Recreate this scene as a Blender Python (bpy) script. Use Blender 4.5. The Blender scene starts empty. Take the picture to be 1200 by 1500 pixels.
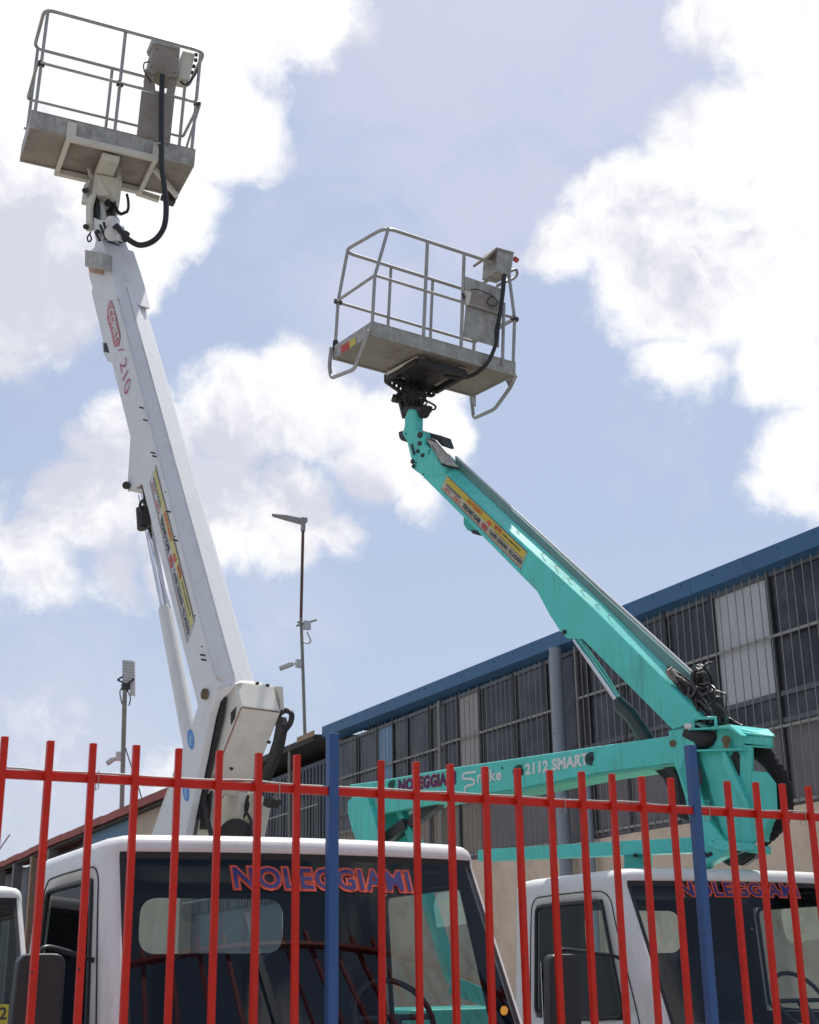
import bpy, bmesh, math, random
from mathutils import Vector, Matrix
random.seed(7)
R = math.radians
scn = bpy.context.scene
col = scn.collection

# ------------------------------------------------------------------ camera
FPX, PITCH, ROLL, YAW = 1996.4, .328568, -.0153193, R(27)
_h = Vector((math.sin(YAW), math.cos(YAW), 0)); _r = Vector((math.cos(YAW), -math.sin(YAW), 0)); _z = Vector((0, 0, 1))
CF = _h * math.cos(PITCH) + _z * math.sin(PITCH)
_u = -_h * math.sin(PITCH) + _z * math.cos(PITCH)
CR = _r * math.cos(ROLL) + _u * math.sin(ROLL)
CU = -_r * math.sin(ROLL) + _u * math.cos(ROLL)
CAM = Vector((0, 0, 1.6))
cd = bpy.data.cameras.new('camera'); cam = bpy.data.objects.new('camera', cd); col.objects.link(cam)
cd.sensor_fit = 'HORIZONTAL'; cd.sensor_width = 36; cd.lens = FPX / 1200 * 36
cd.clip_start = .05; cd.clip_end = 3000
m = Matrix((CR, CU, -CF)).transposed().to_4x4(); m.translation = CAM
cam.matrix_world = m
cd.dof.use_dof = True; cd.dof.focus_distance = 9.8; cd.dof.aperture_fstop = 8
scn.camera = cam

def ray(x, y): return CF + CR * ((x - 600) / FPX) - CU * ((y - 750) / FPX)
def at(x, y, D):
    v = ray(x, y); return CAM + v * (D / v.dot(_h))
def onp(x, y, pt, n):
    v = ray(x, y); return CAM + v * ((pt - CAM).dot(n) / v.dot(n))
def onY(x, y, Y): return onp(x, y, Vector((0, Y, 0)), Vector((0, 1, 0)))
def onX(x, y, X): return onp(x, y, Vector((X, 0, 0)), Vector((1, 0, 0)))

# ------------------------------------------------------------------ light
SUN_AZ, SUN_EL = YAW + R(12), R(64)          # azimuth clockwise from +Y
sdir = Vector((math.sin(SUN_AZ) * math.cos(SUN_EL), math.cos(SUN_AZ) * math.cos(SUN_EL), math.sin(SUN_EL)))
sl = bpy.data.lights.new('sun', 'SUN'); sl.energy = 3.6; sl.angle = R(.6); sl.color = (1, .96, .9)
so = bpy.data.objects.new('sun', sl); col.objects.link(so)
so.rotation_euler = sdir.to_track_quat('Z', 'Y').to_euler()
scn.view_settings.view_transform = 'Standard'; scn.view_settings.look = 'None'
scn.view_settings.exposure = .5; scn.view_settings.gamma = 1

W = bpy.data.worlds.new('World'); scn.world = W; W.use_nodes = True
nt = W.node_tree; N = nt.nodes; L = nt.links
for n in list(N): N.remove(n)
def nn(t, **k):
    n = N.new(t)
    for a, b in k.items(): setattr(n, a, b)
    return n
def mth(op, a, b=None, c=None):
    n = nn('ShaderNodeMath', operation=op)
    for i, v in enumerate((a, b, c)):
        if v is None: continue
        if isinstance(v, (int, float)): n.inputs[i].default_value = v
        else: L.new(v, n.inputs[i])
    return n.outputs[0]
sky = nn('ShaderNodeTexSky', sky_type='NISHITA', sun_disc=False, sun_elevation=SUN_EL, sun_rotation=SUN_AZ)
sky.air_density = 1.2; sky.dust_density = 1.6; sky.ozone_density = 1.5
tc = nn('ShaderNodeTexCoord'); DIR = tc.outputs['Generated']
def noise(scale, detail, rough, vec, dist=0.0, off=0.0):
    n = nn('ShaderNodeTexNoise'); n.inputs['Scale'].default_value = scale; n.inputs['Detail'].default_value = detail
    n.inputs['Roughness'].default_value = rough; n.inputs['Distortion'].default_value = dist
    if off:
        a = nn('ShaderNodeVectorMath', operation='ADD'); L.new(vec, a.inputs[0]); a.inputs[1].default_value = (off, off * .7, -off); vec = a.outputs[0]
    L.new(vec, n.inputs['Vector']); return n
wn = noise(7, 4, .6, DIR)
w1 = nn('ShaderNodeVectorMath', operation='SUBTRACT'); L.new(wn.outputs['Color'], w1.inputs[0]); w1.inputs[1].default_value = (.5, .5, .5)
w2 = nn('ShaderNodeVectorMath', operation='SCALE'); L.new(w1.outputs[0], w2.inputs[0]); w2.inputs['Scale'].default_value = .07
w3 = nn('ShaderNodeVectorMath', operation='ADD'); L.new(DIR, w3.inputs[0]); L.new(w2.outputs[0], w3.inputs[1])
WD = w3.outputs[0]
# cloud banks: (photo x, y, radius, weight) turned into directions of the sky
BL = [(60,60,190,1),(230,40,190,1),(370,20,120,.95),(460,20,90,.88),(530,40,50,.62),(120,230,190,1),(300,150,120,1),(370,180,80,.9),
      (40,400,150,.95),(180,360,110,.95),(260,300,90,.9),(210,420,60,.8),(-60,300,220,1),(0,500,60,.75),
      (200,640,100,1),(330,610,105,1),(440,590,95,1),(560,640,100,.95),(650,650,65,.85),(150,740,100,.95),(290,760,115,1),
      (420,760,95,.95),(40,810,80,.75),(620,730,60,.7),(500,770,60,.75),(250,840,60,.8),(-60,760,120,.8),
      (1160,30,130,1),(1060,10,90,.9),(1200,170,150,1),(1060,230,120,1),(930,320,110,1),(830,370,75,.95),(1000,400,150,1),(1130,400,160,1),
      (990,530,80,.8),(1130,520,110,.9),(1250,300,200,1),(1190,680,105,1),(1120,710,60,.9),(1260,600,120,1),
      (600,560,80,.6),
      (60,840,110,.72),(180,850,90,.70),(640,620,70,.8),(60,1120,150,.56),(260,1150,120,.52)]
ANG = [(230,40,.2,.9),(260,30,.25,1),(131,45,.13,.82),(185,40,.2,.9),(90,60,.3,1),(300,45,.3,1),(150,15,.16,.9),(0,78,.2,.9)]
acc = None
def blob(c, r, w):
    global acc
    d = nn('ShaderNodeVectorMath', operation='DISTANCE'); L.new(WD, d.inputs[0]); d.inputs[1].default_value = c
    v = mth('MULTIPLY_ADD', d.outputs['Value'], -w / r * .62, w)
    if acc is None: acc = v
    else: acc = mth('SMOOTH_MAX', acc, v, .06) if False else mth('MAXIMUM', acc, v)
for x, y, r, w in BL:
    v = ray(x, y); blob(v.normalized(), r / FPX / v.length * 1.0, w)
for a, e, r, w in ANG:
    a = R(a) + YAW; e = R(e); blob(Vector((math.sin(a) * math.cos(e), math.cos(a) * math.cos(e), math.sin(e))), r, w)
fb = noise(9, 12, .66, DIR, .25, 3.1); fb2 = noise(30, 10, .7, WD, .4, 5.3)
cov = mth('ADD', mth('ADD', acc, mth('MULTIPLY_ADD', fb.outputs[0], .85, -.425)), mth('MULTIPLY_ADD', fb2.outputs[0], .30, -.15))
ACC0 = acc; acc = None
for x, y, r, w in [(20,420,170,1),(-60,250,140,.9),(110,700,130,.9),(300,700,110,.75),(180,830,120,.8),(480,730,100,.7),(60,200,60,.7),(1060,330,90,.15),(700,90,260,.95),(520,450,120,.8),(1180,20,60,.5),(60,1150,180,.6)]:
    v = ray(x, y); blob(v.normalized(), r / FPX / v.length, w)
gacc = acc; acc = None
for x, y, r, w in [(700,310,120,1),(790,270,90,1),(640,80,230,.95),(780,20,200,.95),(900,90,190,.85),(520,440,130,.9),(640,480,90,.6),(80,1120,220,.9),(300,1180,160,.7),(420,900,120,.6),(860,200,100,.7),(60,960,200,.45),(1000,640,120,.3),(430,330,120,.5)]:
    v = ray(x, y); blob(v.normalized(), r / FPX / v.length, w)
vacc = acc
mr = nn('ShaderNodeMapRange', interpolation_type='SMOOTHSTEP'); L.new(cov, mr.inputs['Value'])
mr.inputs['From Min'].default_value = .35; mr.inputs['From Max'].default_value = .60
# inner shading of the clouds: bright rims and sunlit towers, greyer bellies
g1 = noise(5.5, 5, .55, WD, .2, 9.7)
g2 = nn('ShaderNodeMapRange', interpolation_type='SMOOTHSTEP'); # relief: the same noise sampled a little towards the sun, so puffs are light on one flank and grey on the other
so_ = nn('ShaderNodeVectorMath', operation='ADD'); L.new(WD, so_.inputs[0]); so_.inputs[1].default_value = tuple(sdir * .022)
ra_ = noise(13, 10, .62, WD, .2, 3.1); rb_ = noise(13, 10, .62, so_.outputs[0], .2, 3.1)
rel = mth('MULTIPLY', mth('SUBTRACT', rb_.outputs[0], ra_.outputs[0]), 2.0)
L.new(mth('ADD', rel, mth('ADD', mth('MAXIMUM', gacc, 0.0), mth('MULTIPLY_ADD', g1.outputs[0], 1.5, -.62))), g2.inputs['Value'])
g2.inputs['From Min'].default_value = .30; g2.inputs['From Max'].default_value = .95
cc = nn('ShaderNodeMix', data_type='RGBA'); L.new(g2.outputs[0], cc.inputs['Factor'])
CLOUD_W = (9.1, 9.1, 9.3, 1); CLOUD_G = (6.2, 6.3, 7.2, 1)
cc.inputs['A'].default_value = CLOUD_W; cc.inputs['B'].default_value = CLOUD_G
# haze veil that pales the blue
hz = nn('ShaderNodeMix', data_type='RGBA'); L.new(sky.outputs[0], hz.inputs['A']); hz.inputs['B'].default_value = (4.75, 5.45, 7.2, 1); 
sx = nn('ShaderNodeSeparateXYZ'); L.new(DIR, sx.inputs[0])
hv = nn('ShaderNodeMapRange', interpolation_type='SMOOTHSTEP'); L.new(sx.outputs['Z'], hv.inputs['Value'])
hv.inputs['From Min'].default_value = .45; hv.inputs['From Max'].default_value = .95; hv.inputs['To Min'].default_value = .62; hv.inputs['To Max'].default_value = .12
dd = nn('ShaderNodeVectorMath', operation='DOT_PRODUCT'); L.new(DIR, dd.inputs[0]); dd.inputs[1].default_value = (sdir.x, sdir.y, 0)
ha = nn('ShaderNodeMapRange', interpolation_type='SMOOTHSTEP'); L.new(dd.outputs['Value'], ha.inputs['Value'])
ha.inputs['From Min'].default_value = -.25; ha.inputs['From Max'].default_value = .28; ha.inputs['To Min'].default_value = .28; ha.inputs['To Max'].default_value = 1
L.new(mth('MULTIPLY', hv.outputs[0], ha.outputs[0]), hz.inputs['Factor'])
fin = nn('ShaderNodeMix', data_type='RGBA'); L.new(mr.outputs[0], fin.inputs['Factor']); L.new(hz.outputs['Result'], fin.inputs['A']); L.new(cc.outputs['Result'], fin.inputs['B'])
vn = noise(14, 10, .68, WD, 1.2, 7.7)
vf = nn('ShaderNodeMapRange', interpolation_type='SMOOTHSTEP'); L.new(mth('ADD', mth('MAXIMUM', vacc, 0.0), mth('MULTIPLY_ADD', vn.outputs[0], 1.1, -.55)), vf.inputs['Value'])
vf.inputs['From Min'].default_value = .1; vf.inputs['From Max'].default_value = .85; vf.inputs['To Max'].default_value = .5
veil = nn('ShaderNodeMix', data_type='RGBA'); L.new(vf.outputs[0], veil.inputs['Factor']); L.new(hz.outputs['Result'], veil.inputs['A']); veil.inputs['B'].default_value = (6.4, 6.4, 7.6, 1)
L.new(veil.outputs['Result'], fin.inputs['A'])
bg = nn('ShaderNodeBackground'); bg.inputs['Strength'].default_value = .079; L.new(fin.outputs['Result'], bg.inputs[0])
wo = nn('ShaderNodeOutputWorld'); L.new(bg.outputs[0], wo.inputs[0])

# ------------------------------------------------------------------ materials
MATS = {}
def mat(name, c, rough=.5, metal=0.0, dirt=.0, dc=(.12, .10, .08), scale=4.0, streak=False, bump=0.0, bscale=60, spec=.5, thr=.52, coat=0.0, mott=0.0, chips=None, drips=0.0):
    if name in MATS: return MATS[name]
    M = bpy.data.materials.new(name); M.use_nodes = True; t = M.node_tree; b = t.nodes['Principled BSDF']
    b.inputs['Roughness'].default_value = rough; b.inputs['Metallic'].default_value = metal
    b.inputs['Base Color'].default_value = (*c, 1); b.inputs['Specular IOR Level'].default_value = spec
    b.inputs['Coat Weight'].default_value = coat; b.inputs['Coat Roughness'].default_value = .08
    co = t.nodes.new('ShaderNodeTexCoord')
    src = co.outputs['Object']
    last = None
    if mott:
        n = t.nodes.new('ShaderNodeTexNoise'); n.inputs['Scale'].default_value = scale * .8; n.inputs['Detail'].default_value = 8; n.inputs['Roughness'].default_value = .7
        t.links.new(src, n.inputs['Vector'])
        r = t.nodes.new('ShaderNodeMapRange'); t.links.new(n.outputs[0], r.inputs['Value'])
        r.inputs['From Min'].default_value = .3; r.inputs['From Max'].default_value = .7
        r.inputs['To Min'].default_value = 1 - mott; r.inputs['To Max'].default_value = 1 + mott * .6
        v = t.nodes.new('ShaderNodeVectorMath'); v.operation = 'SCALE'; v.inputs[0].default_value = c; t.links.new(r.outputs[0], v.inputs['Scale'])
        last = v.outputs[0]
    if dirt:
        mp = t.nodes.new('ShaderNodeMapping'); t.links.new(src, mp.inputs[0])
        if streak: mp.inputs['Scale'].default_value = (1, 1, .12)
        n = t.nodes.new('ShaderNodeTexNoise'); n.inputs['Scale'].default_value = scale; n.inputs['Detail'].default_value = 10; n.inputs['Roughness'].default_value = .72
        t.links.new(mp.outputs[0], n.inputs['Vector'])
        r = t.nodes.new('ShaderNodeMapRange'); t.links.new(n.outputs[0], r.inputs['Value'])
        r.inputs['From Min'].default_value = thr; r.inputs['From Max'].default_value = thr + .22; r.inputs['To Max'].default_value = dirt
        x = t.nodes.new('ShaderNodeMix'); x.data_type = 'RGBA'; t.links.new(r.outputs[0], x.inputs['Factor'])
        x.inputs['A'].default_value = (*c, 1); x.inputs['B'].default_value = (*dc, 1)
        if last: t.links.new(last, x.inputs['A'])
        last = x.outputs['Result']
    if drips:
        mp = t.nodes.new('ShaderNodeMapping'); t.links.new(src, mp.inputs[0]); mp.inputs['Scale'].default_value = (1, 1, .05)
        n = t.nodes.new('ShaderNodeTexNoise'); n.inputs['Scale'].default_value = 26; n.inputs['Detail'].default_value = 4; t.links.new(mp.outputs[0], n.inputs['Vector'])
        r = t.nodes.new('ShaderNodeMapRange'); t.links.new(n.outputs[0], r.inputs['Value']); r.inputs['From Min'].default_value = .55; r.inputs['From Max'].default_value = .72; r.inputs['To Max'].default_value = drips
        x = t.nodes.new('ShaderNodeMix'); x.data_type = 'RGBA'; t.links.new(r.outputs[0], x.inputs['Factor']); x.inputs['A'].default_value = (*c, 1); x.inputs['B'].default_value = (*[v * .5 + .02 for v in dc], 1)
        if last: t.links.new(last, x.inputs['A'])
        last = x.outputs['Result']
    if chips:
        cs, ct, ccol = chips
        n = t.nodes.new('ShaderNodeTexNoise'); n.inputs['Scale'].default_value = cs; n.inputs['Detail'].default_value = 5; n.inputs['Roughness'].default_value = .6; t.links.new(src, n.inputs['Vector'])
        r = t.nodes.new('ShaderNodeMapRange'); t.links.new(n.outputs[0], r.inputs['Value']); r.inputs['From Min'].default_value = ct; r.inputs['From Max'].default_value = ct + .03
        x = t.nodes.new('ShaderNodeMix'); x.data_type = 'RGBA'; t.links.new(r.outputs[0], x.inputs['Factor']); x.inputs['A'].default_value = (*c, 1); x.inputs['B'].default_value = (*ccol, 1)
        if last: t.links.new(last, x.inputs['A'])
        last = x.outputs['Result']
    if last: t.links.new(last, b.inputs['Base Color'])
    if bump:
        n = t.nodes.new('ShaderNodeTexNoise'); n.inputs['Scale'].default_value = bscale; n.inputs['Detail'].default_value = 6
        t.links.new(src, n.inputs['Vector'])
        bp = t.nodes.new('ShaderNodeBump'); bp.inputs['Strength'].default_value = bump; bp.inputs['Distance'].default_value = .01
        t.links.new(n.outputs[0], bp.inputs['Height']); t.links.new(bp.outputs[0], b.inputs['Normal'])
    MATS[name] = M; return M
def glass(name, tint, refl=.06, rough=.01):
    M = bpy.data.materials.new(name); M.use_nodes = True; t = M.node_tree; nd = t.nodes
    for n in list(nd): nd.remove(n)
    o = nd.new('ShaderNodeOutputMaterial'); mx = nd.new('ShaderNodeMixShader'); tr = nd.new('ShaderNodeBsdfTransparent'); gl = nd.new('ShaderNodeBsdfGlossy')
    tr.inputs[0].default_value = (*tint, 1); gl.inputs['Roughness'].default_value = rough
    lw = nd.new('ShaderNodeLayerWeight'); lw.inputs['Blend'].default_value = .25
    ma = nd.new('ShaderNodeMath'); ma.operation = 'MULTIPLY_ADD'; ma.inputs[1].default_value = .40; ma.inputs[2].default_value = refl
    t.links.new(lw.outputs['Fresnel'], ma.inputs[0]); t.links.new(ma.outputs[0], mx.inputs[0]); t.links.new(tr.outputs[0], mx.inputs[1]); t.links.new(gl.outputs[0], mx.inputs[2])
    t.links.new(mx.outputs[0], o.inputs[0]); return M
M_WHITE = mat('white_paint', (.74, .73, .72), .38, dirt=.55, dc=(.42, .38, .33), scale=2.2, thr=.56, mott=.06, bump=.02, bscale=9, drips=.12, chips=(34, .715, (.2, .15, .11)))
M_WLIFT = mat('white_lift_paint', (.72, .72, .735), .42, dirt=.4, dc=(.36, .32, .27), scale=3.0, thr=.63, mott=.05, bump=.02, bscale=14, drips=.12, chips=(26, .70, (.16, .10, .07)))
M_CREAM = mat('cream_paint', (.64, .61, .54), .5, dirt=.7, dc=(.30, .24, .18), scale=3, thr=.55, mott=.10)
M_TEAL = mat('teal_paint', (.10, .64, .57), .36, dirt=.5, dc=(.12, .44, .39), scale=3.4, thr=.55, mott=.12, bump=.03, bscale=10, drips=.4, chips=(30, .70, (.05, .10, .09)))
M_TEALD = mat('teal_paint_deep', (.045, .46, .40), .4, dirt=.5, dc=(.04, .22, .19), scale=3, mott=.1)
M_GALV = mat('galvanised_steel', (.42, .405, .38), .55, .25, dirt=.85, dc=(.22, .185, .16), scale=13, streak=True, mott=.42, bump=.05, bscale=70)
M_GALVU = mat('stained_steel', (.30, .265, .23), .6, .15, dirt=.8, dc=(.17, .12, .09), scale=4, mott=.2, thr=.5, bump=.06, bscale=40)
M_TUBE = mat('rail_steel', (.38, .37, .36), .45, .3, dirt=.6, dc=(.22, .15, .11), scale=12, mott=.15)
M_BLK = mat('black_rubber', (.02, .02, .022), .55, mott=.2, scale=20)
M_BLKM = mat('black_metal', (.035, .033, .033), .45, .2, dirt=.5, dc=(.10, .06, .04), scale=14, bump=.05)
M_PLAS = mat('black_plastic', (.018, .018, .022), .42, bump=.04, bscale=200)
M_CHROME = mat('chrome_rod', (.62, .62, .68), .16, 1.0)
M_RED = mat('red_paint', (.62, .020, .008), .42, spec=.3, dirt=.8, dc=(.16, .025, .015), scale=16, thr=.60, mott=.14, chips=(70, .69, (.07, .025, .018)), bump=.05, bscale=60)
M_REDX = mat('rust', (.13, .03, .02), .8)
M_BLUE = mat('blue_paint', (.028, .085, .25), .42, dirt=.4, dc=(.03, .07, .20), scale=16, mott=.08, bump=.04)
M_FASC = mat('blue_sheet_metal', (.038, .125, .26), .5, .1, dirt=.5, dc=(.03, .07, .16), scale=1.2, mott=.12)
M_GRIL = mat('grille_steel', (.30, .29, .27), .6, .3, dirt=.6, dc=(.16, .11, .08), scale=9)
M_ALU = mat('aluminium_frame', (.13, .135, .15), .5, .4, mott=.15, scale=5)
M_STUC = mat('stucco', (.70, .55, .43), .95, dirt=.8, dc=(.36, .28, .22), scale=1.6, mott=.18, bump=.9, bscale=34)
M_DARKG = mat('dark_pane', (.032, .029, .040), .28, dirt=.85, dc=(.105, .10, .12), scale=1.3, thr=.44, mott=.5, spec=.35)  # pale blotches mix dirt with cloud reflections painted into the colour
M_MILK = mat('milky_pane', (.50, .49, .52), .4, dirt=.6, dc=(.33, .33, .37), scale=1.8, streak=True, mott=.12)
M_BLUP = mat('pale_blue_pane', (.17, .30, .46), .5, mott=.12)
M_GREYP = mat('grey_panel', (.17, .155, .165), .6, dirt=.6, dc=(.10, .09, .10), scale=3, streak=True, mott=.2)
M_BRNP = mat('brown_panel', (.27, .225, .185), .7, dirt=.6, dc=(.15, .12, .10), scale=4, streak=True, mott=.2)
M_COLM = mat('grey_pipe', (.25, .29, .34), .5, dirt=.4, dc=(.18, .2, .22), scale=2.5)
M_INT = mat('dark_interior', (.008, .009, .014), .7, mott=.3)
M_SEAT = mat('dark_seat_cloth', (.014, .017, .034), .85, bump=.1, bscale=200)
M_TILE = mat('red_roof_sheet', (.34, .09, .075), .8, dirt=.6, dc=(.12, .06, .05), scale=1.5, mott=.25)
M_WOOD = mat('weathered_wood', (.36, .24, .17), .85, dirt=.6, dc=(.18, .12, .09), scale=5, mott=.2)
M_DSHED = mat('dark_soffit', (.045, .042, .04), .8, mott=.3)
M_BEIGE = mat('beige_render', (.46, .38, .30), .9, dirt=.5, dc=(.3, .25, .2), scale=1.3, mott=.1)
M_BWALL = mat('blue_wall', (.12, .22, .34), .8, mott=.1)
M_SHEET = mat('corrugated_sheet', (.10, .115, .14), .55, .3, dirt=.5, dc=(.06, .06, .07), scale=2, streak=True)
M_POLE = mat('rusty_pole', (.13, .07, .055), .7, .2, mott=.3, scale=6)
M_POLG = mat('galvanised_pole', (.27, .26, .22), .55, .4, mott=.25, scale=5)
M_LAMP = mat('grey_lamp_housing', (.30, .30, .30), .5)
M_CAMW = mat('camera_white', (.55, .55, .56), .4)
M_ASPH = mat('dusty_yard_concrete', (.26, .24, .21), .9, dirt=.5, dc=(.03, .03, .03), scale=.8, mott=.3, bump=.5, bscale=120)
M_CONC = mat('concrete', (.30, .29, .27), .9, dirt=.5, dc=(.18, .17, .15), scale=2, mott=.15, bump=.3)
M_YEL = mat('yellow_print', (.58, .46, .05), .5, mott=.15, scale=8)
M_CRMP = mat('pale_print', (.50, .47, .36), .5, mott=.1, scale=8)
M_REDP = mat('red_print', (.50, .06, .05), .5)
M_PNKP = mat('faded_red_print', (.50, .17, .20), .5, dirt=.8, dc=(.62, .5, .52), scale=20, thr=.48)
M_NAVP = mat('navy_print', (.018, .018, .15), .5)
M_ORP = mat('orange_print', (.68, .09, .04), .5)
M_INKP = mat('ink_print', (.03, .035, .05), .5)
M_GRNP = mat('green_print', (.05, .22, .12), .5)
M_LBLP = mat('light_blue_print', (.10, .28, .62), .5)
M_WHTP = mat('white_print', (.72, .74, .72), .5)
M_MARN = mat('maroon_print', (.17, .02, .06), .5)
M_SEAL = mat('window_seal', (.012, .012, .014), .5)
M_ORNG = mat('orange_sticker', (.75, .36, .03), .5)
M_GLW = glass('windscreen_glass', (.84, .92, .92), .038)
M_GLS = glass('side_glass', (.82, .93, .91), .03)

# ------------------------------------------------------------------ builders
class MB:
    def __init__(s): s.v = []; s.f = []; s.sm = []
    def add(s, vs, fs, smooth=False):
        o = len(s.v); s.v += [Vector(p) for p in vs]
        for f in fs: s.f.append([o + i for i in f]); s.sm.append(smooth)
        return s
    def box(s, c, h, ax=None):
        c = Vector(c); ax = ax or (Vector((1, 0, 0)), Vector((0, 1, 0)), Vector((0, 0, 1)))
        vs = [c + ax[0] * (h[0] * i) + ax[1] * (h[1] * j) + ax[2] * (h[2] * k) for i in (-1, 1) for j in (-1, 1) for k in (-1, 1)]
        return s.add(vs, [(0, 1, 3, 2), (4, 6, 7, 5), (0, 4, 5, 1), (2, 3, 7, 6), (0, 2, 6, 4), (1, 5, 7, 3)])
    def b2(s, a, b):   # box from two corners
        a = Vector(a); b = Vector(b); d = b - a
        return s.box((a + b) / 2, [abs(x) / 2 for x in d])
    def prism(s, pts, vec):
        n = len(pts); pts = [Vector(p) for p in pts]; vec = Vector(vec)
        nrm = Vector((0, 0, 0))
        for i in range(n): nrm += pts[i].cross(pts[(i + 1) % n])
        if nrm.dot(vec) > 0: pts.reverse()
        return s.add(pts + [p + vec for p in pts], [list(range(n)), [n + i for i in reversed(range(n))]] + [(i, i + n, (i + 1) % n + n, (i + 1) % n) for i in range(n)])
    def bar(s, a, b, w, h, up=(0, 0, 1)):
        a = Vector(a); b = Vector(b); d = (b - a).normalized(); x = d.cross(Vector(up))
        if x.length < 1e-4: x = d.cross(Vector((0, 1, 0)))
        x.normalize(); u = x.cross(d)
        return s.box((a + b) / 2, (w / 2, (b - a).length / 2, h / 2), (x, d, u))
    def tube(s, pts, r, seg=10, closed=False, rs=None):
        pts = [Vector(p) for p in pts]; n = len(pts); rings = []
        T = []
        for i in range(n):
            if closed: t = pts[(i + 1) % n] - pts[i - 1]
            else: t = pts[min(i + 1, n - 1)] - pts[max(i - 1, 0)]
            T.append(t.normalized())
        x = T[0].orthogonal().normalized()
        vs = []
        for i in range(n):
            x = (x - T[i] * x.dot(T[i])).normalized(); y = T[i].cross(x); rr = rs[i] if rs else r
            vs += [pts[i] + (x * math.cos(a) + y * math.sin(a)) * rr for a in [2 * math.pi * k / seg for k in range(seg)]]
        fs = []
        for i in range(n if closed else n - 1):
            j = (i + 1) % n
            for k in range(seg): fs.append((i * seg + k, i * seg + (k + 1) % seg, j * seg + (k + 1) % seg, j * seg + k))
        s.add(vs, fs, True)
        if not closed:
            s.add(vs[:seg], [list(reversed(range(seg)))]); s.add(vs[-seg:], [list(range(seg))])
        return s
    def disc(s, c, n, r, t, seg=20):
        n = Vector(n).normalized(); return s.tube([Vector(c), Vector(c) + n * t], r, seg)
    def build(s, name, m, parent=None, bevel=0.0, base=None, solid=0.0):
        root = parent
        while root is not None and root.parent: root = root.parent
        o0 = Vector(base) if base is not None else (root.location.copy() if root else Vector((0, 0, 0)))
        me = bpy.data.meshes.new(name); me.from_pydata([p - o0 for p in s.v], [], s.f); me.update()
        me.polygons.foreach_set('use_smooth', s.sm)
        if isinstance(m, (list, tuple)):
            for q in m: me.materials.append(q)
        else: me.materials.append(m)
        o = bpy.data.objects.new(name, me); col.objects.link(o)
        if parent is not None: o.parent = parent
        else: o.location = o0
        if solid:
            q = o.modifiers.new('thickness', 'SOLIDIFY'); q.thickness = solid; q.offset = -1; q.material_offset = len(me.materials) - 1
        if bevel:
            q = o.modifiers.new('bevel', 'BEVEL'); q.width = bevel; q.segments = 2; q.limit_method = 'ANGLE'; q.angle_limit = R(35)
        return o
def thing(name, label, cat, loc, group=None):
    o = bpy.data.objects.new(name, None); o.location = loc; col.objects.link(o); o.empty_display_size = .2
    o['label'] = label; o['category'] = cat
    if group: o['group'] = group
    return o
def tag(o, label, cat, group=None):
    o['label'] = label; o['category'] = cat
    if group: o['group'] = group
    return o
def struct(o): o['kind'] = 'structure'; return o
def fillet(pts, r, k=5, closed=False):
    pts = [Vector(p) for p in pts]; out = []; n = len(pts)
    for i in range(n):
        if not closed and i in (0, n - 1): out.append(pts[i]); continue
        a = pts[i - 1]; b = pts[i]; c = pts[(i + 1) % n]; d1 = (a - b); d2 = (c - b); q = min(r, d1.length * .45, d2.length * .45)
        p1 = b + d1.normalized() * q; p2 = b + d2.normalized() * q
        for j in range(k + 1):
            t = j / k; out.append(p1 * (1 - t) ** 2 + b * 2 * t * (1 - t) + p2 * t * t)
    return out
def catmull(pts, k=6):
    pts = [Vector(p) for p in pts]; q = [pts[0] * 2 - pts[1]] + pts + [pts[-1] * 2 - pts[-2]]; out = []
    for i in range(1, len(q) - 2):
        for j in range(k):
            t = j / k; a, b, c, d = q[i - 1:i + 3]
            out.append(.5 * ((2 * b) + (c - a) * t + (2 * a - 5 * b + 4 * c - d) * t * t + (3 * b - a - 3 * c + d) * t ** 3))
    out.append(pts[-1]); return out
def text_geo(s, off=0.0, spacing=1.0, shear=0.0):
    cu = bpy.data.curves.new('lettering', 'FONT'); cu.body = s; cu.offset = off; cu.space_character = spacing; cu.resolution_u = 3; cu.shear = shear
    o = bpy.data.objects.new('lettering', cu); col.objects.link(o)
    dg = bpy.context.evaluated_depsgraph_get(); dg.update()
    e = o.evaluated_get(dg); me = e.to_mesh()
    vs = [v.co.copy() for v in me.vertices]; fs = [list(p.vertices) for p in me.polygons]
    e.to_mesh_clear(); bpy.data.objects.remove(o); bpy.data.curves.remove(cu)
    return vs, fs
def text_on(mb, s, o, xd, yd, w, h, off=0.0, lift=.003, fn=None, spacing=1.0, shear=0.0, ref=None):
    """lettering laid on a surface: origin o, directions xd, yd, size w x h"""
    vs, fs = text_geo(s, off, spacing, shear)
    rv = text_geo(s, ref, spacing, shear)[0] if ref is not None else vs
    x0 = min(v.x for v in rv); x1 = max(v.x for v in rv); y0 = min(v.y for v in rv); y1 = max(v.y for v in rv)
    out = []
    for v in vs:
        a = (v.x - x0) / (x1 - x0) * w; b = (v.y - y0) / (y1 - y0) * h
        out.append(fn(a, b) if fn else o + xd * a + yd * b)
    if not fn:
        nn_ = xd.cross(yd).normalized(); out = [p + nn_ * lift for p in out]
    mb.add(out, fs); return mb

# ------------------------------------------------------------------ ground
g = MB(); g.add([(-900, -900, 0), (900, -900, 0), (900, 900, 0), (-900, 900, 0)], [(0, 1, 2, 3)])
struct(g.build('ground', M_ASPH))
g = MB(); g.b2((-30, -1.2, .004), (40, 4.4, .12)); struct(g.build('pavement', M_CONC, bevel=.02))

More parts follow.
